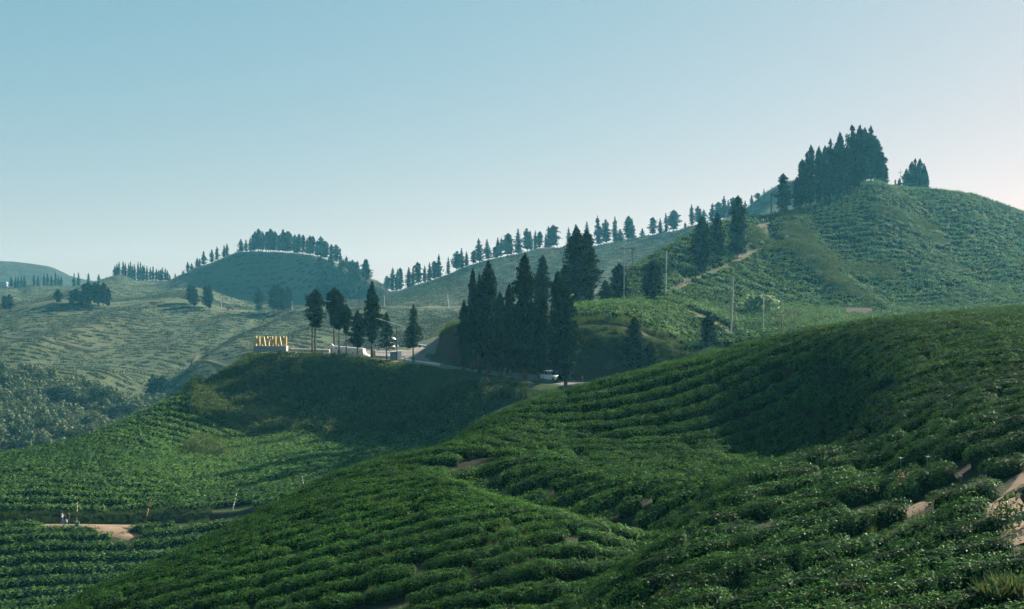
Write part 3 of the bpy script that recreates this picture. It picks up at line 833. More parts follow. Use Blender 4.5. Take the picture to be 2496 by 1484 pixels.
def path_clear(x, y):
    ok = np.ones(len(x), bool)
    for pts, w in PATHS:
        xs = [p[0] for p in pts]; ys = [p[1] for p in pts]
        near = (x > min(xs) - w - 1) & (x < max(xs) + w + 1) & (y > min(ys) - w - 1) & (y < max(ys) + w + 1)
        if near.any():
            d, _ = seg_dist(x[near], y[near], pts)
            ok[near] &= d > w
    return ok

# ------------------------------------------------------------------ tea rows
def rows(x0, x1, y0, y1, ang, row, along, warp, wsc, seed, gap=0.06):
    """hedged rows: positions, headings"""
    r = np.random.default_rng(seed)
    cx, cy = (x0 + x1) / 2, (y0 + y1) / 2
    R = math.hypot(x1 - x0, y1 - y0) / 2 + 4
    ca, sa = math.cos(ang), math.sin(ang)
    s, t = np.meshgrid(np.arange(-R, R, along), np.arange(-R, R, row))
    s = s + (np.arange(t.shape[0])[:, None] % 2) * along * .5
    s = s.ravel() + r.uniform(-.28, .28, s.size) * along; t = t.ravel() + r.normal(0, .035, t.size) * row
    x = cx + s * ca - t * sa; y = cy + s * sa + t * ca
    w = warp * fbm(x / wsc, y / wsc, seed, 2)
    e = 0.5
    wx = warp * (fbm((x + e) / wsc, y / wsc, seed, 2)) - w
    x = x - w * sa; y = y + w * ca
    hd = ang + np.arctan(wx / e * 0.8)
    keep = (x > x0) & (x < x1) & (y > y0) & (y < y1) & (r.random(len(x)) > gap)
    return x[keep], y[keep], hd[keep]

def plant(x, y, hd, seed, sink=0.12, smin=.92, smax=1.08, longf=1.0):
    r = np.random.default_rng(seed)
    n = len(x)
    z = H(x, y) - sink
    e = 0.6
    gx = (H(x + e, y) - H(x - e, y)) / (2 * e); gy = (H(x, y + e) - H(x, y - e)) / (2 * e)
    c, s = np.cos(hd), np.sin(hd)
    ga = gx * c + gy * s; gn = -gx * s + gy * c
    rot = np.stack([np.arctan(gn) * .8 + r.normal(0, .05, n), -np.arctan(ga) * .9 + r.normal(0, .05, n), hd + r.normal(0, .06, n) + np.where(r.random(n) < .5, math.pi, 0)], 1)
    flip = np.cos(rot[:, 2] - hd) < 0
    rot[flip, 0] *= -1; rot[flip, 1] *= -1
    k = r.uniform(smin, smax, n)
    sc = np.stack([k * r.uniform(.92, 1.25, n) * longf, k, k * r.uniform(.90, 1.08, n)], 1)
    return np.stack([x, y, z], 1), rot, sc

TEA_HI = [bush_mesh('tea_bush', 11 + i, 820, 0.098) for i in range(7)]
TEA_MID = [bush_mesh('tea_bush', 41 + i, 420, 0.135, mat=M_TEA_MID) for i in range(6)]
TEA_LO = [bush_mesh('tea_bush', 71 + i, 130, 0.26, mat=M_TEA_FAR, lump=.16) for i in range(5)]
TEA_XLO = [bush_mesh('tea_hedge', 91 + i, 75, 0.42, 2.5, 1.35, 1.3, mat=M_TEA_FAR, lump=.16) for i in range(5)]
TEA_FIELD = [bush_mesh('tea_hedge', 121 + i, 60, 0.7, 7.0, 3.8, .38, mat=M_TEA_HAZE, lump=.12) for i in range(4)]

def masked(x, y, hd, fn):
    u, t = tpar(x, y)
    k = fn(x, y, u, t) & path_clear(x, y)
    return x[k], y[k], hd[k]

# near hill: two families of rows meeting at the gully
def side_left(x, y):
    """true left of / above the gully line"""
    gp = [XY(1090, 84), XY(1120, 74), XY(1300, 66.5), XY(1500, 60.5), XY(1640, 57), XY(1560, 50), XY(1330, 44), XY(1100, 34)]
    yy = np.array([p[1] for p in gp])[::-1]; xx = np.array([p[0] for p in gp])[::-1]
    return x < np.interp(y, yy, xx)
A = rows(-80, 70, 26, 114, 0.05, 1.68, 0.84, 1.3, 26.0, 21, 0.03)
A = masked(*A, lambda x, y, u, t: (t < 4.35) & (u > -250) & (u < 2750) & ((side_left(x, y) & (t < 4.0)) | ((t > 3.05) & (u > 2030)) | (side_left(x, y) & (u < 1085))))
A2 = rows(-20, 40, 70, 112, 0.10, 1.55, 0.86, 1.6, 16.0, 23, 0.07)
A2 = masked(*A2, lambda x, y, u, t: (t > 3.02) & (t < 4.4) & (u <= 2030) & (u > 1085) & ~side_left(x, y))
B = rows(-30, 70, 26, 80, 0.10, 2.2, 1.0, 1.5, 22.0, 22, 0.04)
B = masked(*B, lambda x, y, u, t: (t <= 3.05) & (u < 2750) & ~side_left(x, y) & (vnoise(x / 1.9, y / 1.5, 17) < .88))
NX, NY, NH = (np.concatenate([A[k], A2[k], B[k]]) for k in range(3))
NP, NR, NS = plant(NX, NY, NH, 5)
NS[len(A[0]) + len(A2[0]):] *= .97
NS[:len(A[0])] *= .79
NS[len(A[0]):len(A[0]) + len(A2[0])] *= .88
pu, pv = proj(NP[:, 0], NP[:, 1], NP[:, 2] + .4)
inview = (pu > 15) & (pu < 2480) & (pv < 1478)
order = np.argsort(np.where(inview, NY, 1e6))
single = np.zeros(len(NX), bool); single[order[:300]] = True

def tea_label(u, v):
    if u > 2250: return 'glossy tea bush close by in the lower right corner below the dirt track'
    if u > 1800: return 'glossy dark tea bush in the nearest rows left of the bare dirt patch'
    return 'glossy dark tea bush in the nearest rows along the bottom middle edge'
for n_, i in enumerate(np.where(single)[0]):
    o = obj('tea_bush', TEA_HI[n_ % len(TEA_HI)], None, NP[i])
    o.rotation_euler = NR[i]; o.scale = NS[i]
    lb = tea_label(pu[i], pv[i])
    tag(o, lb, 'tea bush', 'nearest tea bushes: ' + ('right corner' if 'corner' in lb else 'centre right' if 'patch' in lb else 'bottom middle'))
m = ~single & (NY < 54)
scatter('tea_rows', TEA_HI, NP[m], NR[m], NS[m], rng.integers(0, len(TEA_HI), m.sum()), 'dark green rows of tea bushes covering the near hillside')
m = ~single & (NY >= 54)
scatter('tea_rows', TEA_MID, NP[m], NR[m], NS[m], rng.integers(0, len(TEA_MID), m.sum()), 'rows of tea bushes climbing the slope of the big right-hand hill')

# valley fields on the left, below and above the dirt road
C = rows(-110, 25, 106, 242, 0.03, 2.3, 1.05, 1.8, 28.0, 31, 0.03)
C = masked(*C, lambda x, y, u, t: (u < 1420) & (u > -700) & (((t > 5.2) & (t < 7.0)) | ((t > 9.02) & (t < np.where(u < 680, 11.0 - 0.75 * sstep(440, 600, u + 60 * fbm(x / 8, y / 8, 9, 2)), 10.35)) & (u < 1180))))
P_, R_, S_ = plant(*C, 6)
scatter('tea_rows', TEA_LO, P_, R_, S_, rng.integers(0, 5, len(P_)), 'bright rows of tea bushes on the valley field beside the dirt road')

# knoll behind the road and the tall hill
D = rows(10, 170, 190, 292, 0.12, 2.5, 1.8, 2.0, 30.0, 41, 0.05)
D = masked(*D, lambda x, y, u, t: (t > 13.85) & (t < 16.05) & (u > 1130))
P_, R_, S_ = plant(*D, 7)
scatter('tea_rows', TEA_XLO, P_, R_, S_, rng.integers(0, 5, len(P_)), 'sunlit rows of tea bushes on the knoll above the road cutting')
def scrub_zone(x, y):
    d, _ = seg_dist(x, y, [XY(1930, 348), XY(1955, 332), XY(2005, 312), XY(2080, 294)])
    return d < 3.2
E = rows(15, 270, 240, 460, 0.02, 3.0, 2.0, 3.0, 40.0, 51, 0.05)
E = masked(*E, lambda x, y, u, t: (t > 16.0) & (t < 18.35) & (u > 1440) & (u < 2900) & ~scrub_zone(x, y))
P_, R_, S_ = plant(*E, 8, smin=.8, smax=1.25)
scatter('tea_rows', TEA_XLO, P_, R_, S_, rng.integers(0, 5, len(P_)), 'terraced rows of tea bushes covering the tall hill')
# hazy fields: long hedges
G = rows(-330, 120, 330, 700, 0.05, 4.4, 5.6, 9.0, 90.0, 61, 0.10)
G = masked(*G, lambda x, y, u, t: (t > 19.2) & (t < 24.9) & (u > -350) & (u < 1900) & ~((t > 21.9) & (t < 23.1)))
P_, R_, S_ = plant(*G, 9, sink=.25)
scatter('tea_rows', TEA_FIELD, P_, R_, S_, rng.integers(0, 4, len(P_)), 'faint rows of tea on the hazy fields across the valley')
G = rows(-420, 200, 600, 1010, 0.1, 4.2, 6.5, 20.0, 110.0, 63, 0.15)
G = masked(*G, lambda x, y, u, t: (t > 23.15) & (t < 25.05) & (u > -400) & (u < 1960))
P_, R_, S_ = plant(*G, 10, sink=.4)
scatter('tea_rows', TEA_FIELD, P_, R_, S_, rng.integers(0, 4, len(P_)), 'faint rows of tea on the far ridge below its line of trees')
# ------------------------------------------------------------------ trees
ORD = ['first', 'second', 'third', 'fourth', 'fifth', 'sixth', 'seventh', 'eighth', 'ninth', 'tenth', 'eleventh', 'twelfth', 'thirteenth',
       'fourteenth', 'fifteenth', 'sixteenth', 'seventeenth', 'eighteenth', 'nineteenth', 'twentieth']
def ordinal(i):
    if i < 20: return ORD[i]
    tens = ['twenty', 'thirty', 'forty', 'fifty', 'sixty', 'seventy'][(i + 1) // 10 - 2]
    r_ = (i + 1) % 10
    return (tens + '-' + ORD[r_ - 1]) if r_ else tens[:-1] + 'ieth'

def tree_at(u, top, base, wpx, Y, label, group, kind, sink=0.0, **kw):
    g = ground(u, Y)
    s = Y / F
    ztop = (VC - top) * s
    return conifer(g, max(2.0, ztop - g.z), wpx * s, label, group, kind, **kw)

# platform row, left to right: (u, top, base, width px, distance, kind, label)
GP = 'conifers along the platform edge'
for u, top, bs, w, Y, kind, lb in [
  (768, 706, 858, 46, 237.5, 'high', 'tall conifer with two bare trunks and a tufted top right of the letters'),
  (815, 700, 859, 40, 241, 'high', 'broad high-crowned conifer behind the painted white wall'),
  (826, 712, 860, 36, 235.5, 'high', 'shaggy conifer with leafy trunk at the left end of the painted wall'),
  (844, 741, 863, 24, 234.5, 'high', 'slim-trunked conifer with a narrow crown in front of the painted wall'),
  (871, 757, 866, 40, 232.5, 'spire', 'short bushy conifer below the bare pole on the platform'),
  (906, 686, 871, 40, 230, 'spire', 'tallest conifer of the platform row with a narrow waist'),
  (942, 760, 875, 48, 227, 'thin', 'loose grey-green conifer in front of the white balustrade'),
  (1007, 741, 884, 46, 219.5, 'thin', 'open conifer on a bare dark trunk beside the woman in teal'),
]:
    e = tree_at(u, top, bs, w * 1.02, Y, lb, GP, kind)
    if u == 768:
        t2 = obj('trunk', TRUNK[0], e); t2.location = (0.7 / e.scale[0], 0, 0); t2.scale = (.75 / e.scale[0], .75 / e.scale[0], .8)
# bare pole-like dead tree behind
def dead_tree(u, Y, top, label):
    g = ground(u, Y); h = (VC - top) * Y / F - g.z
    e = empty('dead_tree', g); tag(e, label, 'tree')
    MB().tube([(0, 0, -.4), (.05, 0, h * .5), (0, .05, h)], [.17, .12, .04], 7).build('trunk', M_BARK, e)
    rd = random.Random(4)
    for k in range(12):
        z = h * (.52 + .46 * k / 12); a = k * 2.4; L = rd.uniform(.9, 1.5) * (1.15 - .6 * k / 12)
        MB().tube([(0, 0, z), (L * .6 * math.cos(a), L * .6 * math.sin(a), z - .12), (L * math.cos(a), L * math.sin(a), z + .05)], [.04, .028, .01], 5).build('branch', M_BARK, e)
    return e
dead_tree(874, 244, 706, 'bare dead conifer pole with short twigs rising behind the bushy one')

# dark cluster by the road
GC = 'dark conifers massed beside the road'
for u, top, w, Y, kind, lb in [
  (1130, 732, 26, 203, 'near', 'shortest dark conifer at the left edge of the roadside cluster'),
  (1152, 655, 30, 204, 'near', 'slim pointed conifer left of the broad one in the roadside cluster'),
  (1168, 668, 34, 199, 'spire', 'dark conifer wedged between the slim and the broad one on the left of the cluster'),
  (1190, 639, 56, 198, 'near', 'broad pointed conifer, tallest in the left half of the roadside cluster'),
  (1218, 712, 34, 194, 'near', 'low rounded conifer filling the gap right of the broad pointed one'),
  (1241, 692, 36, 191, 'near', 'medium conifer left of the knob-topped one in the roadside cluster'),
  (1279, 620, 54, 189, 'near', 'knob-topped tall conifer in the middle of the roadside cluster'),
  (1313, 705, 46, 186, 'near', 'conifer with a grey sunlit right flank behind the white car'),
  (1358, 663, 40, 186.5, 'near', 'pointed conifer half hidden left of the shaggy rightmost one'),
  (1378, 688, 56, 179.6, 'near', 'shaggy conifer at the right end of the cluster beside the white car'),
]:
    tree_at(u, top, 0, w, Y, lb, GC, kind)
GK = 'conifers on the knoll behind the road'
for u, top, w, Y, kind, lb in [
  (1322, 623, 36, 232, 'near', 'lone narrow conifer behind the middle of the roadside cluster'),
  (1375, 646, 26, 240, 'near', 'faint conifer showing between the cluster and the twin giants'),
  (1406, 556, 60, 230, 'near', 'left of the twin giant conifers standing on the knoll'),
  (1430, 562, 50, 233, 'near', 'right of the twin giant conifers standing on the knoll'),
  (1475, 683, 30, 240, 'near', 'small round conifer on a leaning trunk left of the power poles'),
  (1510, 642, 44, 246, 'near', 'squat conifer behind the paired power poles'),
  (1589, 636, 56, 240, 'near', 'dark broad conifer standing between the power poles'),
  (1546, 773, 46, 188.6, 'near', 'dark narrow conifer against the shaded road cutting'),
  (1586, 833, 36, 188.2, 'near', 'small conifer at the right foot of the shaded cutting'),
  (1726, 767, 38, 197, 'near', 'single conifer beside the brown path on the knoll'),
]:
    tree_at(u, top, 0, w, Y, lb, GK, kind)
GH = 'trio of conifers on the flank of the tall hill'
for u, top, bs, w, lb in [(1711, 530, 672, 56, 'left and lowest of three conifers on the hill flank'),
                          (1747, 517, 649, 38, 'narrow middle conifer of three on the hill flank'),
                          (1798, 478, 629, 52, 'right and tallest of three conifers on the hill flank')]:
    p = hit(u, bs, 262, 372)
    conifer(p, (VC - top) * p.y / F - p.z, w * .8 * p.y / F, lb, GH, 'near')

# hilltop grove
GG = 'grove on the summit of the tall hill'
gz = [(340,455,750,112),(440,480,720,80),(480,350,725,90),(512,300,725,80),(545,245,725,85),(605,255,715,85),(650,250,700,85),(690,200,680,80),(725,260,670,80),
      (760,150,655,95),(810,250,630,80),(850,97,605,100),(880,190,595,80),(910,97,580,95),(945,115,540,95),(990,105,516,110),(1040,200,516,90),(1075,300,516,75),(1095,390,516,50)]
for i, (zx, zt, zb, zw) in enumerate(gz):
    u = 1796.9 + .3283 * zx; top = 274.1 + .3283 * zt; bs = 274.1 + .3283 * zb
    Y = 372 + (u - 1880) * .10 + (0 if zb > 560 else 6)
    p = hit(u, bs, 320, 408) if zb > 560 else ground(u, 402)
    lb = ('lone conifer standing apart left of the summit grove' if i == 0 else
          'rightmost conifer of the summit grove, low against the sky' if i == len(gz) - 1 else
          '%s conifer from the left inside the dense summit grove' % ordinal(i - 1))
    conifer(p, (VC - top) * p.y / F - p.z, zw * .3283 * p.y / F * .92, lb, GG, 'hill')
gz = [(1172,500,545,30),(1200,490,548,35),(1255,420,560,55),(1295,365,566,50),(1320,345,570,50),(1355,345,576,55),(1385,380,584,45),(1405,440,588,35)]
for i, (zx, zt, zb, zw) in enumerate(gz):
    u = 1796.9 + .3283 * zx; top = 274.1 + .3283 * zt
    p = ground(u, 455)
    conifer(p, (VC - top) * p.y / F - p.z, zw * .3283 * p.y / F * 1.15, '%s tree from the left in the pale small grove right of the summit' % ordinal(i), 'pale grove behind the tall hill', 'hill')

# long ridge skyline
zr = [(375,535,600,40),(405,485,600,50),(432,495,600,30),(458,485,600,35),(505,485,595,45),(530,478,595,30),(565,452,590,45),(603,475,580,35),(630,455,575,30),(662,445,555,40),(685,405,550,45),(745,420,525,32),(797,385,505,50),(825,368,480,35),(858,388,472,38),(900,380,455,30),(935,310,440,50),(985,315,430,55),(1030,358,420,28),(1045,305,415,35),(1062,302,415,32),(1103,278,410,55),(1125,305,405,30),(1170,253,400,55),(1225,248,385,38),(1247,263,385,28),(1272,260,378,32),(1297,265,375,30),(1337,280,360,28),(1355,237,358,35),(1380,228,355,50),(1478,243,350,38),(1500,270,350,30),(1520,222,345,30),(1583,208,345,45),(1657,173,345,55),(1702,195,342,48),(1753,180,330,42),(1785,253,322,55),(1830,172,312,50),(1858,188,303,40),(1920,247,300,30),(1983,180,290,42),(2030,188,277,35),(2065,155,270,38),(2110,137,262,62),(2180,222,242,18),(2220,105,230,45),(2258,112,215,35),(2293,135,200,40),(2340,95,205,55),(2380,88,195,40),(2412,55,188,45),(2443,75,185,35),(2475,60,180,40)]
zr2 = [(55,650,690,30),(105,612,680,30),(150,607,640,35),(198,592,610,15)]
def skyline_Y(u):
    return float(np.interp(u, UT, YT[25])) 
allr = [(791.9 + .4027 * x, 456.8 + .4027 * t, w * .4027) for x, t, b, w in zr] + [(1796.9 + .3283 * x, 274.1 + .3283 * t, w * .3283) for x, t, b, w in zr2]
for i, (u, top, w) in enumerate(allr):
    Y = skyline_Y(u) - 3 + (i % 3) * 3
    p = ground(u, Y); h = (VC - top) * Y / F - p.z
    conifer(p, max(3.5, h), w * Y / F * (1.0 + .5 * ((i * 37) % 11) / 11), '%s hazy conifer from the left end of the long ridge skyline' % ordinal(i), 'conifers along the long ridge skyline', 'far' if i % 3 else 'hill', lean=.05 * math.sin(i * 2.3))

# round hill with its cap of trees
ze = [(265,320,120),(350,320,70),(420,290,75),(470,240,80),(500,190,70),(555,150,110),(590,190,80),(625,195,60),(685,200,70),(725,200,80),(760,150,130),(800,210,90),(835,190,90),(900,260,100),(965,165,120),(1010,215,90),(1050,190,120),(1085,230,90),(1160,245,80),(1200,300,80),(1235,235,90),(1300,250,80),(1365,310,50),(1415,265,100),(1465,270,70),(1535,345,80),(1595,275,110),(1640,350,100),(1680,355,110),(1770,410,80),(1850,410,110),(1920,515,70),(1975,650,60),(2020,600,90),(2060,680,80),(2155,765,60),(2200,785,60),(2250,840,50),(2285,820,45)]
for i, (zx, zt, zw) in enumerate(ze):
    u = 548.2 + .1464 * zx; top = 536 + .1464 * zt
    Y = skyline_Y(u) - 2 + (i % 4) * 4
    p = ground(u, Y); h = (VC - top) * Y / F - p.z
    conifer(p, max(4, h), zw * .1464 * Y / F * 1.25, '%s conifer from the left in the cap of trees on the round hill' % ordinal(i), 'cap of trees on the round hill', 'far' if i < 3 or i > 30 else 'fardense')
# its wooded right flank
rd = random.Random(9)
fl = sorted([(rd.uniform(778, 905), rd.uniform(.0, 1.0)) for _ in range(30)])
for i, (u, q) in enumerate(fl):
    Y = skyline_Y(u) - 14 - 52 * q
    p = ground(u, Y)
    conifer(p, rd.uniform(10, 15), rd.uniform(4.5, 6.5), '%s conifer from the left on the wooded right flank of the round hill' % ordinal(i), 'wooded flank of the round hill', 'fardense')
zl = [(1785,490,30),(1708,520,22),(1655,530,22),(1830,405,45),(1868,420,40),(1922,368,50),(1945,375,40),(1985,300,60),(2065,285,55),(2115,262,55),(2185,248,45),(2212,232,50)]
for i, (zx, zt, zw) in enumerate(sorted(zl)):
    u = .2499 * zx; top = 536 + .2499 * zt
    Y = skyline_Y(u) - 2
    p = ground(u, Y); h = (VC - top) * Y / F - p.z
    conifer(p, max(3, h), zw * .2499 * Y / F * 1.15, '%s conifer up the left shoulder of the round hill' % ordinal(i), 'conifers up the shoulder of the round hill', 'far')
zc = [(1120,440),(1140,425),(1160,405),(1200,402),(1222,418),(1255,425),(1273,402),(1295,440),(1312,432),(1345,408),(1370,405),(1390,440),(1405,440),(1432,448),(1465,462),(1492,447),(1525,475),(1548,485),(1565,480),(1582,462),(1612,470),(1632,490)]
for i, (zx, zt) in enumerate(zc):
    u = .2499 * zx; top = 536 + .2499 * zt
    Y = skyline_Y(u) - 3 + (i % 3) * 3
    p = ground(u, Y); h = (VC - top) * Y / F - p.z
    conifer(p, max(4, h), 42 * .2499 * Y / F * 1.1, '%s conifer from the left in the compact grove on the small hump' % ordinal(i), 'compact grove left of the round hill', 'far')
zf = [(110,548),(150,555),(175,545),(208,548),(237,550),(330,525),(370,535),(430,518),(462,515),(500,540),(542,503),(570,545),(598,545),(722,515),(765,512),(862,515),(963,528)]
for i, (zx, zt) in enumerate(zf):
    u = .2499 * zx; top = 536 + .2499 * zt
    Y = skyline_Y(u) - 3
    p = ground(u, Y); h = (VC - top) * Y / F - p.z
    conifer(p, max(4, h), 36 * .2499 * Y / F * 1.1, '%s faint conifer from the left on the low far-left ridge' % ordinal(i), 'conifers on the low far-left ridge', 'far')
# conifers along the far road
zg = [(45,740,60),(92,725,60),(565,680,70),(700,690,60),(740,670,60),(790,700,60),(820,620,60),(862,600,70),(925,610,70),(960,600,60),(1010,610,70),(1050,660,60),(1855,630,80),(1895,650,60),(2010,640,80),(2040,630,60)]
lst = [(.2499 * x, 536 + .2499 * t, w * .2499) for x, t, w in zg] + [(578.7 + .2196 * x, 670 + .2196 * t, w * .2196) for x, t, w in [(235, 140, 90), (400, 110, 90), (450, 100, 100), (500, 150, 80), (565, 140, 80)]]
for i, (u, top, w) in enumerate(lst):
    Y = float(np.interp(u, UT, YT[22])) - 6 - (i % 2) * 5
    p = ground(u, Y); h = (VC - top) * Y / F - p.z
    conifer(p, h, w * Y / F * 1.1, '%s blue-shadowed conifer from the left along the far road' % ordinal(i), 'conifers along the far road', 'hill')
# pair above the wood
for u, top, w, lb in [(372, 912, 22, 'left of the pair of dark conifers above the valley wood'), (384, 920, 16, 'low conifer between the pair above the valley wood'), (396, 914, 24, 'right of the pair of dark conifers above the valley wood')]:
    p = ground(u, 447)
    conifer(p, (VC - top) * p.y / F - p.z, w * p.y / F * 1.2, lb, 'dark conifers above the valley wood', 'hill')
# ------------------------------------------------------------------ scrub, grass, woods
def tuft_mesh(name, seed, n=26, h=0.55, mat=None):
    r = np.random.default_rng(seed)
    a = r.uniform(0, 6.28, n); rad = r.random(n) * .22
    P = np.stack([rad * np.cos(a), rad * np.sin(a), np.zeros(n) - .03], 1)
    D = np.stack([np.cos(a) * .45, np.sin(a) * .45, np.ones(n)], 1) + r.normal(0, .22, (n, 3))
    V, Q = kites(P, D, r.normal(0, 1, (n, 3)), h * r.uniform(.5, 1.25, n), h * .10 * np.ones(n))
    return mesh_np(name, V, tri_split(Q), [mat or M_GRASSY])

def shrub_mesh(name, seed, n=260, leaf=.2, sx=1.6, sy=1.5, sz=1.2, mat=None):
    r = np.random.default_rng(seed)
    nb = 9
    c = np.stack([r.normal(0, .26, nb) * sx, r.normal(0, .26, nb) * sy, r.uniform(.25, .8, nb) * sz], 1)
    cr = r.uniform(.22, .38, nb)
    k = r.integers(0, nb, n)
    d = r.normal(0, 1, (n, 3)); d /= np.linalg.norm(d, axis=1, keepdims=True)
    P = c[k] + d * cr[k][:, None] * np.array([sx, sy, sz]) * .8
    P[:, 2] = np.maximum(P[:, 2], .03)
    N = d + r.normal(0, .4, (n, 3)); D = np.cross(N, r.normal(0, 1, (n, 3))) + d * .5 + np.array([0, 0, .3])
    L = leaf * r.uniform(.6, 1.4, n)
    V, Q = kites(P, D, N, L, L * .5)
    return mesh_np(name, V, tri_split(Q), [mat or M_SCRUB])

TUFTS = [tuft_mesh('tuft', i) for i in range(4)]
SHRUBS = [shrub_mesh('shrub', 20 + i) for i in range(5)]

def cloud(x0, x1, y0, y1, n, seed, fn):
    r = np.random.default_rng(seed)
    x = r.uniform(x0, x1, n); y = r.uniform(y0, y1, n)
    u, t = tpar(x, y)
    k = fn(x, y, u, t, r) & path_clear(x, y)
    return x[k], y[k]

def sow(name, meshes, x, y, smin, smax, seed, label, sink=.03, zmul=None):
    r = np.random.default_rng(seed); n = len(x)
    k = r.uniform(smin, smax, n)
    zz = k * (r.uniform(.8, 1.25, n) if zmul is None else zmul)
    return scatter(name, meshes, np.stack([x, y, H(x, y) - sink], 1), np.stack([r.normal(0, .1, n), r.normal(0, .1, n), r.uniform(0, 6.28, n)], 1),
                   np.stack([k, k, zz], 1), r.integers(0, len(meshes), n), label)

# the steep bank under the platform and the roadside verge
def slope_fn(x, y, u, t, r):
    lower = np.where(u > 1130, 8.4, 9.75)
    return (t > lower) & (t < np.where((u > 600) & (u < 1020), 10.96, np.where(u > 1130, np.where(u > 1280, 9.2, 10.35), 10.9))) & (u > 470) & (u < 1480) & ~((t > 11.02) & (u < 620))
gx, gy = cloud(-85, 25, 172, 246, 60000, 71, lambda x, y, u, t, r: slope_fn(x, y, u, t, r) & (r.random(len(x)) < .35 + .65 * vnoise(x / 5, y / 5, 4)))
sow('rough_grass', TUFTS, gx, gy, .8, 1.9, 72, 'rough dry grass on the shaded bank under the platform')
gx, gy = cloud(-85, 25, 172, 246, 16000, 73, lambda x, y, u, t, r: slope_fn(x, y, u, t, r) & (t < np.where((u > 590) & (u < 1020), 10.75, np.where(u > 1130, np.where(u > 1240, 0, 10.3), 10.9))) & (vnoise(x / 9, y / 9, 8) > np.where(u > 950, .18, .38 + .2 * (u < 800))))
sow('bank_scrub', SHRUBS, gx, gy, .5, 1.9, 74, 'tangled scrub on the bank between the platform and the tea field')
# cutting and bench
gx, gy = cloud(-35, 40, 185, 245, 26000, 75, lambda x, y, u, t, r: (t > 12.55) & (t < 14.1) & (u > 1040) & (u < 1760) & (r.random(len(x)) < .25 + .75 * (t > 12.9)))
sow('rough_grass', TUFTS, gx, gy, .7, 1.6, 76, 'dry grass fringing the top of the road cutting')
gx, gy = cloud(-35, 45, 185, 250, 1600, 77, lambda x, y, u, t, r: (t > 12.9) & (t < 14.0) & (u > 1040) & (u < 1760) & (vnoise(x / 6, y / 6, 2) > .55))
sow('bank_scrub', SHRUBS, gx, gy, .5, 1.1, 78, 'low scrub along the upper edge of the road cutting')
gx, gy = cloud(-14, 42, 183, 214, 9000, 91, lambda x, y, u, t, r: (t > 12.05) & (t < 12.95) & (u > 1120) & (u < 1720) & (vnoise(x / 4, y / 2, 2) > .45))
sow('bank_scrub', SHRUBS, gx, gy, .35, .9, 92, 'dark scrub clinging to the shaded face of the road cutting')
# spur of the tall hill
gx, gy = cloud(60, 130, 270, 370, 5200, 79, lambda x, y, u, t, r: scrub_zone(x, y) | ((vnoise(x / 14, y / 14, 12) > .8) & (u > 1750) & (t > 16.2) & (t < 18.1)))
sow('hill_scrub', SHRUBS, gx, gy, .7, 1.7, 80, 'brown and green scrub down the spur of the tall hill')
gx, gy = cloud(150, 320, 380, 470, 0, 81, lambda x, y, u, t, r: np.ones(len(x), bool)) if False else (np.array([]), np.array([]))
# weeds among the near tea, by the tracks
gx, gy = cloud(-20, 40, 28, 78, 9000, 82, lambda x, y, u, t, r: (u > 900) & (u < 2700) & (t < 4) & (vnoise(x / 3.5, y / 3.5, 5) > .76))
sow('weeds', [tuft_mesh('weed', 50 + i, 30, .5, M_SCRUB) for i in range(3)], gx, gy, .5, 1.0, 83, 'pale grass and weeds growing between the nearest tea rows', sink=-.15)
# dirt road verge
gx, gy = cloud(-75, -38, 138, 154, 9000, 84, lambda x, y, u, t, r: (u < 620) & (t > 6.7) & (t < 9.05) & (r.random(len(x)) < .2 + vnoise(x / 3, y / 3, 3)))
sow('rough_grass', TUFTS, gx, gy, .5, 1.1, 85, 'grass edging the dirt road in the valley')

# valley wood
def broad_mesh(name, seed, n=420, leaf=.85, h=8.0, w=5.5):
    r = np.random.default_rng(seed)
    nb = 12
    c = np.stack([r.normal(0, .22, nb) * w, r.normal(0, .22, nb) * w, r.uniform(.40, .88, nb) * h], 1)
    cr = r.uniform(.14, .26, nb) * w
    k = r.integers(0, nb, n); d = r.normal(0, 1, (n, 3)); d /= np.linalg.norm(d, axis=1, keepdims=True)
    P = c[k] + d * cr[k][:, None]
    N = d + r.normal(0, .35, (n, 3)); D = np.cross(N, r.normal(0, 1, (n, 3)))
    L = leaf * r.uniform(.6, 1.4, n)
    V, Q = kites(P, D, N, L, L * .6)
    return mesh_np(name, V, tri_split(Q), [M_BROAD])
def broad_trunk(name, seed, h=8.0):
    r = random.Random(seed)
    b = MB().tube([(0, 0, -.5), (.1, .05, h * .3), (0, .1, h * .6)], [.22, .16, .08], 6)
    for k in range(4):
        a = k * 1.6 + r.random(); b.tube([(.05, .05, h * .33), (math.cos(a) * 1.2, math.sin(a) * 1.2, h * .6)], [.09, .03], 5)
    return mesh_np(name, b.v, b.f, [M_BARK], smooth=True)
BROAD = [broad_mesh('crown', 300 + i) for i in range(5)]
BTRUNK = [broad_trunk('trunk', i) for i in range(2)]
gx, gy = cloud(-230, -100, 330, 470, 2600, 86, lambda x, y, u, t, r: (u > -350) & (u < 420) & (t > 19.35) & (t < 20.25 - .25 * (u > 250)) & (vnoise(x / 22, y / 22, 6) > .36))
sow('valley_wood', BROAD, gx, gy, .45, .95, 87, 'hazy mass of broadleaf trees filling the valley bottom', sink=.4)
def broadleaf(u, Y, h, w, label, group=None, i=0, mat=None):
    p = ground(u, Y)
    e = empty('broadleaf_tree', p, i * 1.3); e.scale = (w / 5.5, w / 5.5, h / 8.0)
    tag(e, label, 'tree', group)
    obj('crown', BROAD[i % 5], e); obj('trunk', BTRUNK[i % 2], e)
    return e
broadleaf(242, 432, 8.5, 4.6, 'pale slender broadleaf tree standing above the valley wood', i=1)
broadleaf(12, 392, 5.5, 5.5, 'pale rounded tree at the left edge below the valley wood', i=2)
broadleaf(70, 402, 6.0, 5.0, 'feathery pale tree beside the rounded one at the wood edge', i=3)
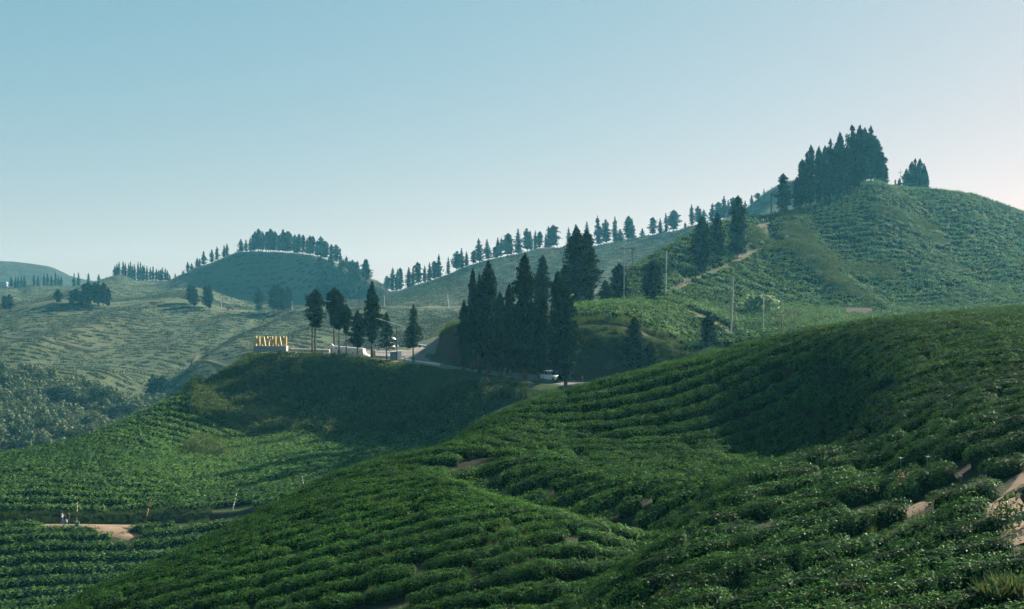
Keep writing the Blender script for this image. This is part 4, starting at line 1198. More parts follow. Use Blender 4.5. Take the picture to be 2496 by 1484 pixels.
for i, (u, v, w, h, lb) in enumerate([(30, 800, 46, 16, 'dark rounded thicket at the left edge of the hazy fields'), (133, 812, 16, 14, 'small dark bush alone on the hazy field'),
                               (445, 880, 40, 14, 'dark thicket beside the winding field track'), (640, 795, 26, 22, 'thicket below the far road left of the platform')]):
    p = hit(u, v, 400, 640)
    e = obj('thicket', SHRUBS[i], None, p); s_ = w * p.y / F / 2.0
    e.scale = (s_, s_, h * p.y / F / 1.2); tag(e, lb, 'bush')
for i, (u, v, w, lb, Y0, Y1) in enumerate([(1601, 815, 22, 'pale shrub on the shaded terrace below the knoll', 190, 235), (1945, 606, 26, 'dark round bush at the head of the scrubby spur', 300, 372),
                               (1960, 772, 24, 'grey-green bush behind the fence posts', 205, 300), (1662, 735, 9, 'tiny dark bush on the lit knoll', 200, 300)]):
    p = hit(u, v, Y0, Y1)
    e = obj('shrub', SHRUBS[(i + 1) % 5], None, p); s_ = w * p.y / F / 1.9
    e.scale = (s_, s_, s_); tag(e, lb, 'bush')

# separate bushes along the roadside bank
BANK = shrub_mesh('bush', 150, 340, .24, mat=M_BROAD), shrub_mesh('bush', 151, 340, .24), shrub_mesh('bush', 152, 340, .22, mat=M_BROAD)
for i, (u, v, w, lb) in enumerate([(1020, 905, 34, 'pale bush on the bank just below the woman in teal'), (1052, 915, 40, 'largest pale bush on the bank left of the conifer cluster'),
    (1085, 925, 28, 'bush low on the bank left of the conifer cluster'), (1112, 915, 26, 'bush at the left foot of the conifer cluster'), (1150, 930, 34, 'bush below the slim pointed conifer'),
    (1186, 945, 30, 'bush below the broad pointed conifer'), (1215, 938, 26, 'bush below the traffic mirror'), (1250, 950, 32, 'bush below the knob-topped conifer'),
    (1290, 956, 22, 'small bush low on the bank below the white driving car'), 
    (930, 925, 30, 'bush in the shaded middle of the bank below the balustrade'), (770, 935, 24, 'bush in the shaded bank below the painted wall'), (690, 905, 18, 'small bush in the shaded bank below the letters')]):
    p = hit(u, v, 172, 236)
    o = obj('bush', BANK[i % 3], None, Vector((p.x, p.y, p.z - .1))); s_ = w * p.y / F / 1.9
    o.scale = (s_, s_ * .9, s_ * .85); o.rotation_euler[2] = i * 1.1
    tag(o, lb, 'bush', 'bushes on the roadside bank')
# ------------------------------------------------------------------ built things
M_CONC = plain('concrete', (.30, .30, .29), 0.9)
M_WHITE = plain('white_paint', (.62, .61, .60), 0.6, var=.08)
M_RED = plain('red_paint', (.48, .045, .035), 0.6)
M_GOLD = plain('ochre_letters', (.46, .32, .11), 0.6, var=.2)
M_TILE = plain('grey_tile', (.17, .20, .21), 0.5, var=.25)
M_STEEL = plain('galvanised', (.38, .40, .41), 0.45, 0.4)
M_WOOD = plain('old_wood', (.085, .06, .04), 0.9)
M_DARK = plain('dark_metal', (.02, .02, .022), 0.5)
M_RUB = plain('rubber', (.012, .012, .012), 0.85)
M_GLASS = plain('car_glass', (.012, .016, .020), 0.08, spec=0.8)
M_CARW = plain('white_car_paint', (.66, .66, .65), 0.28, spec=.5, var=.04)
M_CARK = plain('black_car_paint', (.008, .008, .009), 0.22, spec=.5)
M_CARR = plain('red_car_paint', (.45, .05, .04), 0.35)
M_LAMP = plain('lamp_glass', (.75, .72, .65), 0.15)
M_SKIN = plain('skin', (.24, .13, .08), 0.7)
M_HAIR = plain('hair', (.010, .008, .007), 0.6)
M_JEANS = plain('blue_trousers', (.07, .10, .17), 0.85)
M_SHIRTW = plain('white_cloth', (.60, .60, .62), 0.85)
M_BLACKC = plain('black_cloth', (.012, .013, .016), 0.9)
M_TEAL = plain('teal_cloth', (.010, .24, .20), 0.8)
M_PINK = plain('pink_cloth', (.50, .13, .16), 0.8)
M_GREYC = plain('grey_cloth', (.20, .22, .25), 0.85)
M_ROOF = plain('red_roof', (.075, .026, .022), 0.7, var=.25)
M_PLAST = plain('blue_wall', (.12, .18, .20), 0.8)
M_FLAG = [plain('flag_cream', (.30, .26, .18), .9), plain('flag_red', (.20, .055, .035), .9), plain('flag_yellow', (.26, .19, .06), .9), plain('flag_grey', (.24, .255, .26), .9)]

def up(p, dz=0.0): return Vector((p.x, p.y, p.z + dz))
def px(n, Y): return n * Y / F                       # length of n frame pixels at a distance

# ---- the big letters, seen from behind
SY = 243.5
sx0 = (619 - UC) / F * SY; sx1 = (701 - UC) / F * SY
sgz = H((sx0 + sx1) / 2, SY) - .15
sign = empty('letter_sign', ((sx0 + sx1) / 2, SY, sgz), -0.14)
tag(sign, 'ochre capital letters on a tiled plinth at the edge of the platform, seen from behind', 'sign')
SW = sx1 - sx0; SB = (VC - 843.5) / F * SY - sgz
MB().box((0, 0, SB / 2), (SW, 1.3, SB)).build('plinth', M_CONC, sign)
for i in range(11):
    for j in range(2):
        w = SW / 11
        o = MB().box((-SW / 2 + w * (i + .5), -.66, SB * (j + .5) / 2), (w - .03, .03, SB / 2 - .03)).build('tile', M_TILE, sign)
for j in range(2):
    MB().box((SW / 2 + .015, 0, SB * (j + .5) / 2), (.03, 1.24, SB / 2 - .03)).build('tile', M_CONC, sign)
MB().box((0, 0, SB + .03), (SW + .1, 1.4, .06)).build('coping', M_CONC, sign)
LH = px(23, SY); TK = LH * .20
def bar(mb, a, b, t=TK, dep=.34):
    a = Vector((a[0], 0, a[1])); b = Vector((b[0], 0, b[1])); d = (b - a).normalized(); n = Vector((-d.z, 0, d.x)) * t / 2
    q = [a + n, a - n, b - n, b + n]
    mb.prism([(p.x, p.z) for p in q], -dep / 2, dep / 2)
h_ = TK / 2
GLY = {'K': [((h_, 0), (h_, 1)), ((.26, .50), (.86, .95)), ((.30, .55), (.88, .05))],
       'A': [((.10, .0), (.46, .97)), ((.90, .0), (.54, .97)), ((.26, .32), (.74, .32))],
       'N': [((h_, 0), (h_, 1)), ((.94, 0), (.94, 1)), ((h_ + .02, .96), (.92, .04))],
       'Y': [((.08, .97), (.50, .45)), ((.92, .97), (.50, .45)), ((.5, 0), (.5, .5))],
       'M': [((h_, 0), (h_, 1)), ((1.02, 0), (1.02, 1)), ((h_ + .03, .97), (.56, .3)), ((.98, .97), (.56, .3))]}
pitch = SW * .99 / 6
for i, ch in enumerate('KANYAM'):
    mb = MB()
    for k_, (a, b) in enumerate(GLY[ch]):
        # read from the far side: the first letter stands at the right as seen from here
        X = lambda p: (SW / 2 - .10 - i * pitch - p[0] * pitch * .80, p[1] * LH)
        bar(mb, X(a), X(b), TK * (1 if k_ == 0 else .96), .34 - .012 * k_)
    mb.build('letter', M_GOLD, sign, (0, 0, SB + .06))

# ---- low wall from the letters to the painted wall
def wall_run(name, pts, h, t, m, label, cat='wall', cap=None, group=None, lift=0.0):
    e = empty(name, (pts[0][0], pts[0][1], H(*pts[0])))
    tag(e, label, cat, group)
    o0 = Vector(e.location)
    for a, b in zip(pts[:-1], pts[1:]):
        a_ = Vector((a[0], a[1], H(*a) + lift)); b_ = Vector((b[0], b[1], H(*b) + lift)); d = (b_ - a_); n = Vector((-d.y, d.x, 0)).normalized() * t / 2
        vs = []
        for p in (a_, b_):
            for z in (-.3, h):
                for s in (-1, 1): vs.append(p + n * s + Vector((0, 0, z)) - o0)
        mb = MB().add(vs, [(0, 1, 3, 2), (4, 6, 7, 5), (0, 4, 5, 1), (2, 3, 7, 6), (0, 2, 6, 4), (1, 5, 7, 3)])
        mb.build('wall_section', m, e)
        if cap is not None:
            vs = []
            for p in (a_, b_):
                for z in (h + .003, h + .10):
                    for s in (-1.35, 1.35): vs.append(p + n * s + Vector((0, 0, z)) - o0)
            MB().add(vs, [(0, 1, 3, 2), (4, 6, 7, 5), (0, 4, 5, 1), (2, 3, 7, 6), (0, 2, 6, 4), (1, 5, 7, 3)]).build('coping', cap, e)
    return e
wall_run('low_wall', [XY(709, 248), XY(740, 247.5), XY(770, 247), XY(803, 246)], .55, .3, M_CONC, 'low concrete wall with pale coping right of the big letters', cap=M_WHITE)
wall_run('low_wall', [XY(1012, 288), XY(1040, 287), XY(1066, 283)], .75, .35, M_CONC, 'low parapet along the far edge of the bare plaza', cap=M_WHITE)
wall_run('kerb_wall', [XY(979, 225.5), XY(1010, 219.5), XY(1040, 214.8), XY(1074, 210)], .42, .35, M_CONC, 'long low kerb wall running down beside the road from the pillar', 'kerb', cap=M_WHITE)

# ---- painted wall
a0 = XY(806, 240.5); a1 = XY(886, 234.5)
pw = empty('painted_wall', (a0[0], a0[1], H(*a0) - .1), math.atan2(a1[1] - a0[1], a1[0] - a0[0]))
tag(pw, 'white wall with red painted patches sloping down between the platform trees', 'wall')
PL = math.hypot(a1[0] - a0[0], a1[1] - a0[1]); dz1 = H(*a1) - H(*a0)
hl = px(20.5, 240); hr = px(19, 235)
MB().prism([(0, -.3), (PL, dz1 - .3), (PL, dz1 + hr), (0, hl)], -.14, .14).build('wall_panel', M_WHITE, pw)
MB().prism([(-.05, hl + .004), (PL + .03, dz1 + hr + .004), (PL + .03, dz1 + hr + .09), (-.05, hl + .09)], -.24, .24).build('coping', M_WHITE, pw)
MB().prism([(-.1, hl + .1), (.9, hl + .1), (-.1, hl + .75)], -.1, .1).build('raised_corner', M_WHITE, pw)
for q, vz, w, h in [(.05, .55, .32, .80), (.18, .78, .36, .36), (.105, .12, .30, .30), (.235, .42, .22, .40), (.335, .45, .24, 1.0), (.60, .70, .26, .34), (.60, .16, .26, .34), (.70, .38, .42, .34), (.835, .16, .26, .34), (.885, .55, .22, .30), (.95, .72, .2, .2)]:
    z = dz1 * q + (hl + (hr - hl) * q) * vz
    MB().box((PL * q, -.155, z), (w, .03, h * .75)).build('red_patch', M_RED, pw)
# curved curb at its end
mb = MB()
ct = [(0, 1.25), (.10, .70), (.34, .28), (.75, .06), (1.35, 0)]
for k in range(4):
    (xa, za), (xb, zb) = ct[k], ct[k + 1]
    mb.prism([(xa, za - .12 if k else za), (xb, zb - .12), (xb, zb + .10), (xa + .12, za + .12)], -.55, .35)
cc = ground(887, 234.6)
cu = mb.build('curved_curb', M_WHITE, None, up(cc, .12)); cu.rotation_euler[2] = -.5
tag(cu, 'curved white curb sweeping down at the right end of the painted wall', 'curb')

# ---- balustrade, pillar and block beside it
b0 = XY(906, 231.8); b1 = XY(953, 228.4)
ba = empty('balustrade', (b0[0], b0[1], H(*b0)), math.atan2(b1[1] - b0[1], b1[0] - b0[0]))
tag(ba, 'white balustrade with upright balusters beside the pale block', 'balustrade')
BL = math.hypot(b1[0] - b0[0], b1[1] - b0[1])
MB().box((.5, .1, .65), (1.0, .3, 1.5)).build('end_wall', M_CONC, ba)
MB().box((BL / 2 + .5, 0, .12), (BL - 1, .34, .5)).build('plinth', M_CONC, ba)
MB().box((BL / 2 + .5, 0, 1.16), (BL - 1, .30, .13)).build('handrail', M_WHITE, ba)
for k in range(11):
    MB().lathe([(.07, 0), (.10, .12), (.06, .3), (.05, .52), (.08, .62), (.08, .72)], (1.15 + k * (BL - 1.3) / 11, 0, .37), 8).build('baluster', M_WHITE, ba)
g = ground(960, 226.6)
blk = empty('concrete_block', g, .25); tag(blk, 'blue-grey concrete hut block left of the white pillar', 'hut')
MB().box((0, 0, .75), (1.3, 1.3, 1.7)).build('wall', M_PLAST, blk, bevel=.04)
MB().box((0, 0, 1.66), (1.5, 1.5, .12)).build('roof_slab', M_CONC, blk)
MB().box((-.1, -.665, .6), (.6, .03, 1.2)).build('door', M_GREYC, blk)
g = ground(973, 226.0)
pil = empty('pillar', g, .2); tag(pil, 'white flared pillar at the start of the kerb wall', 'pillar')
MB().prism([(-.45, -.3), (.55, -.3), (.42, .5), (.38, 1.75), (-.45, 1.75)], -.35, .35).build('shaft', M_WHITE, pil)
MB().box((-.03, 0, 1.82), (1.05, .9, .13)).build('cap', M_WHITE, pil)
# railing
r0, r1 = XY(980, 229), XY(1003, 225)
rl = empty('railing', (r0[0], r0[1], H(*r0))); tag(rl, 'thin grey metal railing between the pillar and the open conifer', 'railing')
for k in range(7):
    q = k / 6; x = (r1[0] - r0[0]) * q; y = (r1[1] - r0[1]) * q; z = H(r0[0] + x, r0[1] + y) - rl.location.z
    MB().tube([(x, y, z - .1), (x, y, z + 1.0)], .03, 6).build('post', M_STEEL, rl)
for hh in (.5, 1.0):
    MB().tube([(0, 0, hh), (r1[0] - r0[0], r1[1] - r0[1], H(*r1) - rl.location.z + hh)], .028, 6).build('rail', M_STEEL, rl)

# ---- vehicles
def vehicle(name, loc, rz, paint, label, cat='car', scale=1.0, group=None):
    """boxy four-wheel-drive car, nose along +x"""
    e = empty(name, loc, rz, (scale,) * 3); tag(e, label, cat, group)
    body = [(-2.2, .42), (-2.22, .95), (-2.15, 1.10), (.72, 1.12), (1.95, 1.02), (2.16, .92), (2.2, .45), (1.75, .36), (-1.8, .36)]
    mb = MB(); n = len(body)
    vs = []
    for y, k in ((-.90, .985), (-.82, 1.0)):
        pass
    prof = [(-.90, 0.97), (-.86, 1.0), (.86, 1.0), (.90, 0.97)]
    for y, k in prof: vs += [(x * k, y, .70 + (z - .70) * k) for x, z in body]
    fs = [tuple(range(n))[::-1], tuple(range(3 * n, 4 * n))]
    for r_ in range(3):
        fs += [(r_ * n + i, r_ * n + (i + 1) % n, (r_ + 1) * n + (i + 1) % n, (r_ + 1) * n + i) for i in range(n)]
    bd = MB().add(vs, fs).build('body', paint, e, bevel=.03)
    MB().box((2.19, 0, .55), (.10, 1.74, .24)).build('bumper', M_DARK, e, bevel=.03)
    MB().box((-2.2, 0, .55), (.10, 1.74, .24)).build('bumper', M_DARK, e, bevel=.03)
    MB().box((2.185, 0, .80), (.05, .86, .18)).build('grille', M_DARK, e)
    for k in range(5): pass
    # glasshouse
    lo = [(-2.12, -.80), (.78, -.80), (.78, .80), (-2.12, .80)]; hi = [(-2.00, -.68), (.12, -.66), (.12, .66), (-2.00, .68)]
    cab = MB().add([(x, y, 1.10) for x, y in lo] + [(x, y, 1.74) for x, y in hi], [(3, 2, 1, 0), (4, 5, 6, 7), (0, 1, 5, 4), (1, 2, 6, 5), (2, 3, 7, 6), (3, 0, 4, 7)]).build('cabin', paint, e)
    rf = MB().box((-.94, 0, 1.785), (2.28, 1.46, .09)).build('roof', paint, e, bevel=.035)
    for s in (-1, 1):
        MB().tube([(-1.8, s * .62, 1.87), (.0, s * .60, 1.87)], .025, 6).build('rack_rail', M_DARK, rf)
    def quad(name, pts, m, off):
        p = [Vector(q) for q in pts]; nrm = (p[1] - p[0]).cross(p[2] - p[0]).normalized()
        if nrm.dot(Vector(off)) < 0: nrm = -nrm
        k = len(p)
        return MB().add([q + nrm * .006 for q in p] + [q + nrm * .02 for q in p], [tuple(range(k))[::-1], tuple(range(k, 2 * k))] + [(i, (i + 1) % k, k + (i + 1) % k, k + i) for i in range(k)]).build(name, m, e)
    def side(x0, x1, s, z0=1.14, z1=1.68):
        f = lambda z: .80 - (z - 1.10) / .64 * .13
        return [(x0[0], s * f(z0), z0), (x1[0], s * f(z0), z0), (x1[1], s * f(z1), z1), (x0[1], s * f(z1), z1)]
    for s in (-1, 1):
        quad('window', side((-2.02, -1.92), (-1.28, -1.28), s), M_GLASS, (0, s, .2))
        quad('window', side((-1.20, -1.20), (-.38, -.38), s), M_GLASS, (0, s, .2))
        quad('window', side((-.30, -.30), (.62, .10), s), M_GLASS, (0, s, .2))
        d = MB().box((.15, s * .905, .78), (1.0, .02, .60)).build('door', paint, e, bevel=.008); MB().box((-.22, s * .925, .98), (.16, .03, .04)).build('handle', M_DARK, d)
        d = MB().box((-.88, s * .905, .78), (.96, .02, .60)).build('door', paint, e, bevel=.008); MB().box((-1.2, s * .925, .98), (.16, .03, .04)).build('handle', M_DARK, d)
        MB().box((.52, s * .98, 1.18), (.12, .16, .15)).build('mirror', paint, e, bevel=.02)
        MB().lathe([(.0, 0), (.12, .0), (.12, .05), (0, .07)], (0, 0, 0), 12).build('headlight', M_LAMP, e, (2.165, s * .66, .82)).rotation_euler = (0, math.pi / 2, 0)
        MB().box((-2.2, s * .74, .95), (.06, .14, .34)).build('tail_light', M_RED, e)
        for x in (-1.35, 1.35):
            w = empty('wheel', (0, 0, 0)); w.parent = e; w.location = (x, s * .80, .37); w.rotation_euler = (math.pi / 2, 0, 0)
            MB().lathe([(.20, -.11), (.34, -.11), (.37, -.07), (.37, .07), (.34, .11), (.20, .11)], n=18).build('tyre', M_RUB, w)
            MB().lathe([(.04, -.09), (.21, -.06), (.21, .06), (.04, .09)], n=14).build('rim', M_STEEL, w)
            MB().box((x, s * .885, .70), (.86, .05, .12)).build('wheel_arch', M_DARK, e, bevel=.02)
    quad('windscreen', [(.76, -.74, 1.13), (.76, .74, 1.13), (.14, .61, 1.70), (.14, -.61, 1.70)], M_GLASS, (1, 0, .5))
    quad('rear_window', [(-2.11, -.70, 1.20), (-2.11, .70, 1.20), (-2.01, .60, 1.68), (-2.01, -.60, 1.68)], M_GLASS, (-1, 0, .1))
    MB().box((2.215, 0, .62), (.02, .5, .12)).build('number_plate', M_WHITE, e)
    return e
cp = ground(1347, 186.4)
vehicle('car', up(cp, .07), math.radians(-58), M_CARW, 'white boxy off-road car driving down the road under the conifers', scale=.97).scale = (1.0, .97, .9)
cp = ground(951, 262)
vehicle('car', up(cp, .06), math.radians(-75), M_CARW, 'white car parked on the plaza behind the balustrade', scale=.9)
fr = ground(562, 638)
vehicle('car', up(fr, .7), math.radians(5), M_CARR, 'tiny red car on the far road left of the platform')

def motorbike(loc, rz, label):
    e = empty('motorbike', loc, rz); tag(e, label, 'motorbike')
    for x in (-.62, .66):
        w = empty('wheel', (0, 0, 0)); w.parent = e; w.location = (x, 0, .3); w.rotation_euler = (math.pi / 2, 0, 0)
        MB().lathe([(.22, -.05), (.29, -.05), (.31, 0), (.29, .05), (.22, .05)], n=16).build('tyre', M_RUB, w)
        MB().lathe([(.03, -.06), (.22, -.02), (.22, .02), (.03, .06)], n=12).build('rim', M_STEEL, w)
    MB().tube([(-.62, 0, .3), (-.2, 0, .55), (.3, 0, .7), (.45, 0, .95)], .05, 6).build('frame', M_DARK, e)
    MB().tube([(.66, 0, .3), (.50, 0, .75), (.40, 0, 1.0)], .035, 6).build('fork', M_STEEL, e)
    MB().box((.0, 0, .45), (.42, .26, .32)).build('engine', M_DARK, e, bevel=.04)
    MB().box((.14, 0, .80), (.46, .28, .22)).build('tank', M_CARR, e, bevel=.07)
    MB().box((-.38, 0, .80), (.66, .26, .12)).build('saddle', M_RUB, e, bevel=.04)
    MB().tube([(.36, -.34, 1.04), (.42, 0, 1.0), (.36, .34, 1.04)], .018, 6).build('handlebar', M_STEEL, e)
    MB().lathe([(.02, 0), (.09, .02), (.09, .1), (.03, .14)], n=10).build('headlight', M_LAMP, e, (.5, 0, .9)).rotation_euler = (0, math.pi / 2, 0)
    return e
motorbike(up(ground(1016, 282), .08), .2, 'motorbike parked by the parapet behind the open conifer')
motorbike(up(ground(2549, 40.4), .06), .12, 'dark motorbike mostly cut off by the right edge on the dirt track')

# ---- people
def person(loc, rz, label, h=1.68, top=M_SHIRTW, low=M_JEANS, dress=None, arm=(.15, .25), stride=.12, sit=False, hair='short', bag=None, group=None):
    e = empty('person', loc, rz, (h / 1.72,) * 3); tag(e, label, 'person', group)
    if sit:
        J = [(0, 0, .42), (0, .02, .66), (0, .03, .90), (0, .02, .98), (0, .01, 1.08), (0, 0, 1.18)]
        kL, kR = (-.12, -.42, .46), (.12, -.42, .46); fL, fR = (-.13, -.48, .04), (.13, -.44, .04); dz = -.46
    else:
        J = [(0, 0, .92), (0, .01, 1.15), (0, 0, 1.38), (0, 0, 1.47), (0, -.01, 1.57), (0, -.01, 1.68)]
        kL, kR = (-.10, -stride * .6, .50), (.10, stride * .3, .50); fL, fR = (-.10, -stride, .06), (.11, stride, .06); dz = 0
    V = list(J); R = [.135, .125, .15, .055, .085, .07]; E = [(0, 1), (1, 2), (2, 3), (3, 4), (4, 5)]
    def chain(start, pts, rad):
        p = start
        for q, r_ in zip(pts, rad):
            V.append(q); R.append(r_); E.append((p, len(V) - 1)); p = len(V) - 1
    for s, k, f in ((-1, kL, fL), (1, kR, fR)):
        chain(0, [(s * .09, k[1] * .1, J[0][2] - .06), k, f, (f[0], f[1] - .16, .035)], [.10, .062, .045, .035])
        sh = J[2][2] - .02
        a = arm[0] if s < 0 else arm[1]
        chain(2, [(s * .18, 0, sh), (s * .24, -.04 - a * .3, sh - .27), (s * .22, -.10 - a, sh - .48 + a * .45), (s * .21, -.14 - a * 1.1, sh - .57 + a * .5)], [.062, .045, .035, .038])
    me = bpy.data.meshes.new('body'); me.from_pydata(V, E, [])
    o = bpy.data.objects.new('body', me); COL.objects.link(o)
    md = o.modifiers.new('skin', 'SKIN')
    for i, sv in enumerate(me.skin_vertices[0].data):
        sv.radius = (R[i], R[i] * (.72 if i < 3 else 1)); sv.use_root = (i == 0)
    ss = o.modifiers.new('sub', 'SUBSURF'); ss.levels = 2; ss.render_levels = 2
    dg = bpy.context.evaluated_depsgraph_get()
    nm = bpy.data.meshes.new_from_object(o.evaluated_get(dg)); nm.name = 'body'
    bpy.data.objects.remove(o, do_unlink=True)
    for m in (M_SKIN, top, low, M_DARK): nm.materials.append(m)
    for p_ in nm.polygons:
        c = p_.center; zz = c.z - dz; lim = .96
        if c.z > J[3][2] - .02: k_ = 0
        elif abs(c.x) > .17 and (c.z < J[2][2] - .32): k_ = 0
        elif c.z > J[0][2] + .04: k_ = 1
        elif c.z < .09: k_ = 3
        elif abs(c.x) > .185: k_ = 0
        else: k_ = 2
        p_.material_index = k_; p_.use_smooth = True
    b = obj('body', nm, e)
    hz = J[4][2]
    hm = MB().lathe([(.085, -.02), (.098, .05), (.085, .12), (.04, .155), (.005, .16)], (0, .018, hz + .0), 10)
    if hair == 'long': hm.box((0, .075, hz - .12), (.17, .06, .34))
    hm.build('hair', M_HAIR, b, smooth=True)
    if dress is not None:
        MB().lathe([(.34, .10), (.29, .45), (.19, .85), (.145, 1.05), (.17, 1.30), (.10, 1.42)], n=14).build('dress', dress, e, smooth=True)
    if bag is not None:
        MB().box((.27, -.06, .62), (.12, .30, .34)).build('bag', bag, e, bevel=.05)
    return e
person(up(ground(1011, 219), .12), .6, 'woman in a long teal dress walking beside the road', 1.62, M_TEAL, M_TEAL, dress=M_TEAL, hair='long')
person(up(ground(151, 149.2), .12), 2.4, 'man in a white shirt and blue trousers standing on the dirt road', 1.66, M_SHIRTW, M_JEANS, arm=(.3, .2))
person(up(ground(158, 148.2), .12), .5, 'person in black with a pale sleeve between the two others on the dirt road', 1.45, M_BLACKC, M_JEANS, arm=(.5, .4), bag=M_SHIRTW)
person(up(ground(167, 149.0), .12), -2.2, 'woman in dark clothes with a pale bag on the dirt road', 1.55, M_BLACKC, M_BLACKC, hair='long', bag=M_SHIRTW)
person(up(ground(918, 256), .06), 1.0, 'person in grey standing on the plaza left of the parked car', 1.65, M_GREYC, M_JEANS)
person(up(ground(922.5, 255), .06), -1.0, 'person in black beside the one in grey on the plaza', 1.6, M_BLACKC, M_BLACKC, hair='long')
person(up(ground(968.5, 258), .06), .3, 'person in white to the right of the car parked on the plaza', 1.6, M_SHIRTW, M_GREYC)
person(up(ground(846, 247), .05), 0.2, 'person in pink behind the middle of the painted wall', 1.6, M_PINK, M_GREYC)
person(up(ground(880, 243), .05), -.4, 'person in pink behind the right end of the painted wall', 1.6, M_PINK, M_JEANS, hair='long')
p = hit(1796, 631, 262, 372); person(up(p, .1), .4, 'person in red sitting under the tallest conifer on the hill flank', 1.65, M_PINK, M_GREYC, sit=True)
p = hit(1801, 631, 262, 372); person(up(p, .1), -.4, 'person in white sitting under the tallest conifer on the hill flank', 1.6, M_SHIRTW, M_GREYC, sit=True)
for i, (u, v, tp, lb) in enumerate([(1914, 588, M_GREYC, 'person in grey where the hill footpath ends'), (1918, 587, M_SHIRTW, 'person in white where the hill footpath ends'), (1922, 588, M_BLACKC, 'person in black where the hill footpath ends'),
                         (1856, 546, M_PINK, 'leftmost of the small group at the top of the hill clearing'), (1860, 546, M_SHIRTW, 'person in white in the group at the top of the hill clearing'),
                         (1865, 544, M_BLACKC, 'person in black in the group at the top of the hill clearing'), (1871, 543, M_GREYC, 'rightmost of the small group at the top of the hill clearing')]):
    p = hit(u, v, 300, 378); person(up(p, .1), i * .9, lb, 1.65, tp, M_JEANS, hair='long' if i % 2 else 'short')

# ---- poles
def pole(u, top, Y, label, m=M_CONC, r=.14, lean=0.0, arms=(), box=None, name='utility_pole', group=None, p=None, tap=.62, braces=False):
    """single pole; arms: (height fraction, half length)"""
    g = ground(u, Y) if p is None else p
    h = (VC - top) * g.y / F - g.z
    e = empty(name, g); e.rotation_euler = (0, lean, 0); tag(e, label, 'pole', group)
    MB().tube([(0, 0, -.5), (0, 0, h * .5), (0, 0, h)], [r * 1.15, r * .9, r * tap], 8).build('shaft', m, e)
    for q, L in arms:
        a = MB().box((0, -.12, h * q), (2 * L, .10, .12)).build('crossarm', M_STEEL if m is M_CONC else M_WOOD, e)
        for x in (-.85, 0, .85) if L > .6 else (-.7, .7):
            MB().lathe([(.03, 0), (.05, .06), (.035, .12), (.055, .17), (.02, .22)], (x * L, -.12, h * q + .06), 8).build('insulator', M_WOOD, a)
    if box: MB().box((.02, -.25, h * box), (.34, .24, .5)).build('meter_box', M_STEEL, e, bevel=.02)
    return e
p = hit(1780, 829, 185, 235); pole(1780, 672, 0, 'tall pale concrete pole beside the brown knoll path', p=p, lean=.045, box=.30, r=.16, arms=[(.96, .35)])
pole(1779.5, 661, 246, 'dark wooden pole just behind the tall pale concrete one', M_WOOD, .11, arms=[(.97, .3)])
pole(1860, 708, 212, 'thin grey pole right of the banana clump', M_STEEL, .08)
p = hit(1621, 726, 225, 275); pole(1621, 611, 0, 'pale concrete pole right of the dark broad conifer on the knoll', p=p, lean=.03, r=.17)
p = hit(1646, 699, 240, 330); pole(1646, 624, 0, 'thin dark pole on the slope right of the pale concrete pole', M_WOOD, .07, p=p)
pole(1526, 640, 246.5, 'short dark pole with one arm beside the paired power poles', M_WOOD, .10, arms=[(.9, .75)])
p = ground(1879.6, 374); pole(1879.6, 470, 0, 'thick dark post on the crest left of the summit grove', M_WOOD, .30, p=p, tap=.8)
pole(2194, 411, 448, 'small pole with crossarms left of the pale grove behind the summit', M_WOOD, .10, arms=[(.9, .9), (.7, .7)])
GF = 'pale poles along the far road'
for u, top, lb, ln in [(711.6, 733, 'pale pole by the far road above the left platform trees', 0), (936.6, 720, 'pale pole on the far road above the platform', 0), (1094, 716, 'leaning pale pole on the far road left of the cluster', -.10),
                   (134, 730, 'pale pole by the far road near the left edge', 0), (289, 737, 'short pale pole by the far road below the compact grove', 0), (539, 730, 'pale pole by the far road below the round hill', 0)]:
    Y = float(np.interp(u, UT, YT[22])) - 2
    pole(u, top, Y, lb, M_CONC, .22, lean=ln, group=GF, arms=[(.95, .8)])
pole(1079.5, 776, 400, 'thin pole on the hazy slope left of the knoll', M_WOOD, .13)
# paired poles with a shared crossarm
g = ground(1520.5, 244); hf = empty('power_frame', g, .3); tag(hf, 'pair of power poles joined by a high crossarm on the knoll', 'pole')
hh = (VC - 605) * 244 / F - g.z; xx = px(21, 244) / math.cos(.3)
MB().tube([(0, 0, -.5), (0, 0, hh)], [.17, .10], 8).build('shaft', M_CONC, hf)
zb = H(g.x + xx * math.cos(.3), g.y + xx * math.sin(.3)) - g.z
MB().tube([(xx, 0, zb - .5), (xx, 0, hh)], [.13, .09], 8).build('shaft', M_WOOD, hf)
ca = MB().box((xx / 2, 0, hh - .1), (xx + 1.3, .14, .16)).build('crossarm', M_WOOD, hf)
for x in (-.5, xx / 2, xx + .5): MB().lathe([(.05, 0), (.09, .1), (.06, .2), (.09, .28), (.03, .36)], (x, 0, hh - .02), 8).build('insulator', M_WOOD, ca)
a2 = MB().box((0, -.1, hh * .73), (1.3, .1, .12)).build('crossarm', M_WOOD, hf)
MB().box((.1, -.25, hh * .55), (.4, .3, .6)).build('switch_box', M_STEEL, hf)
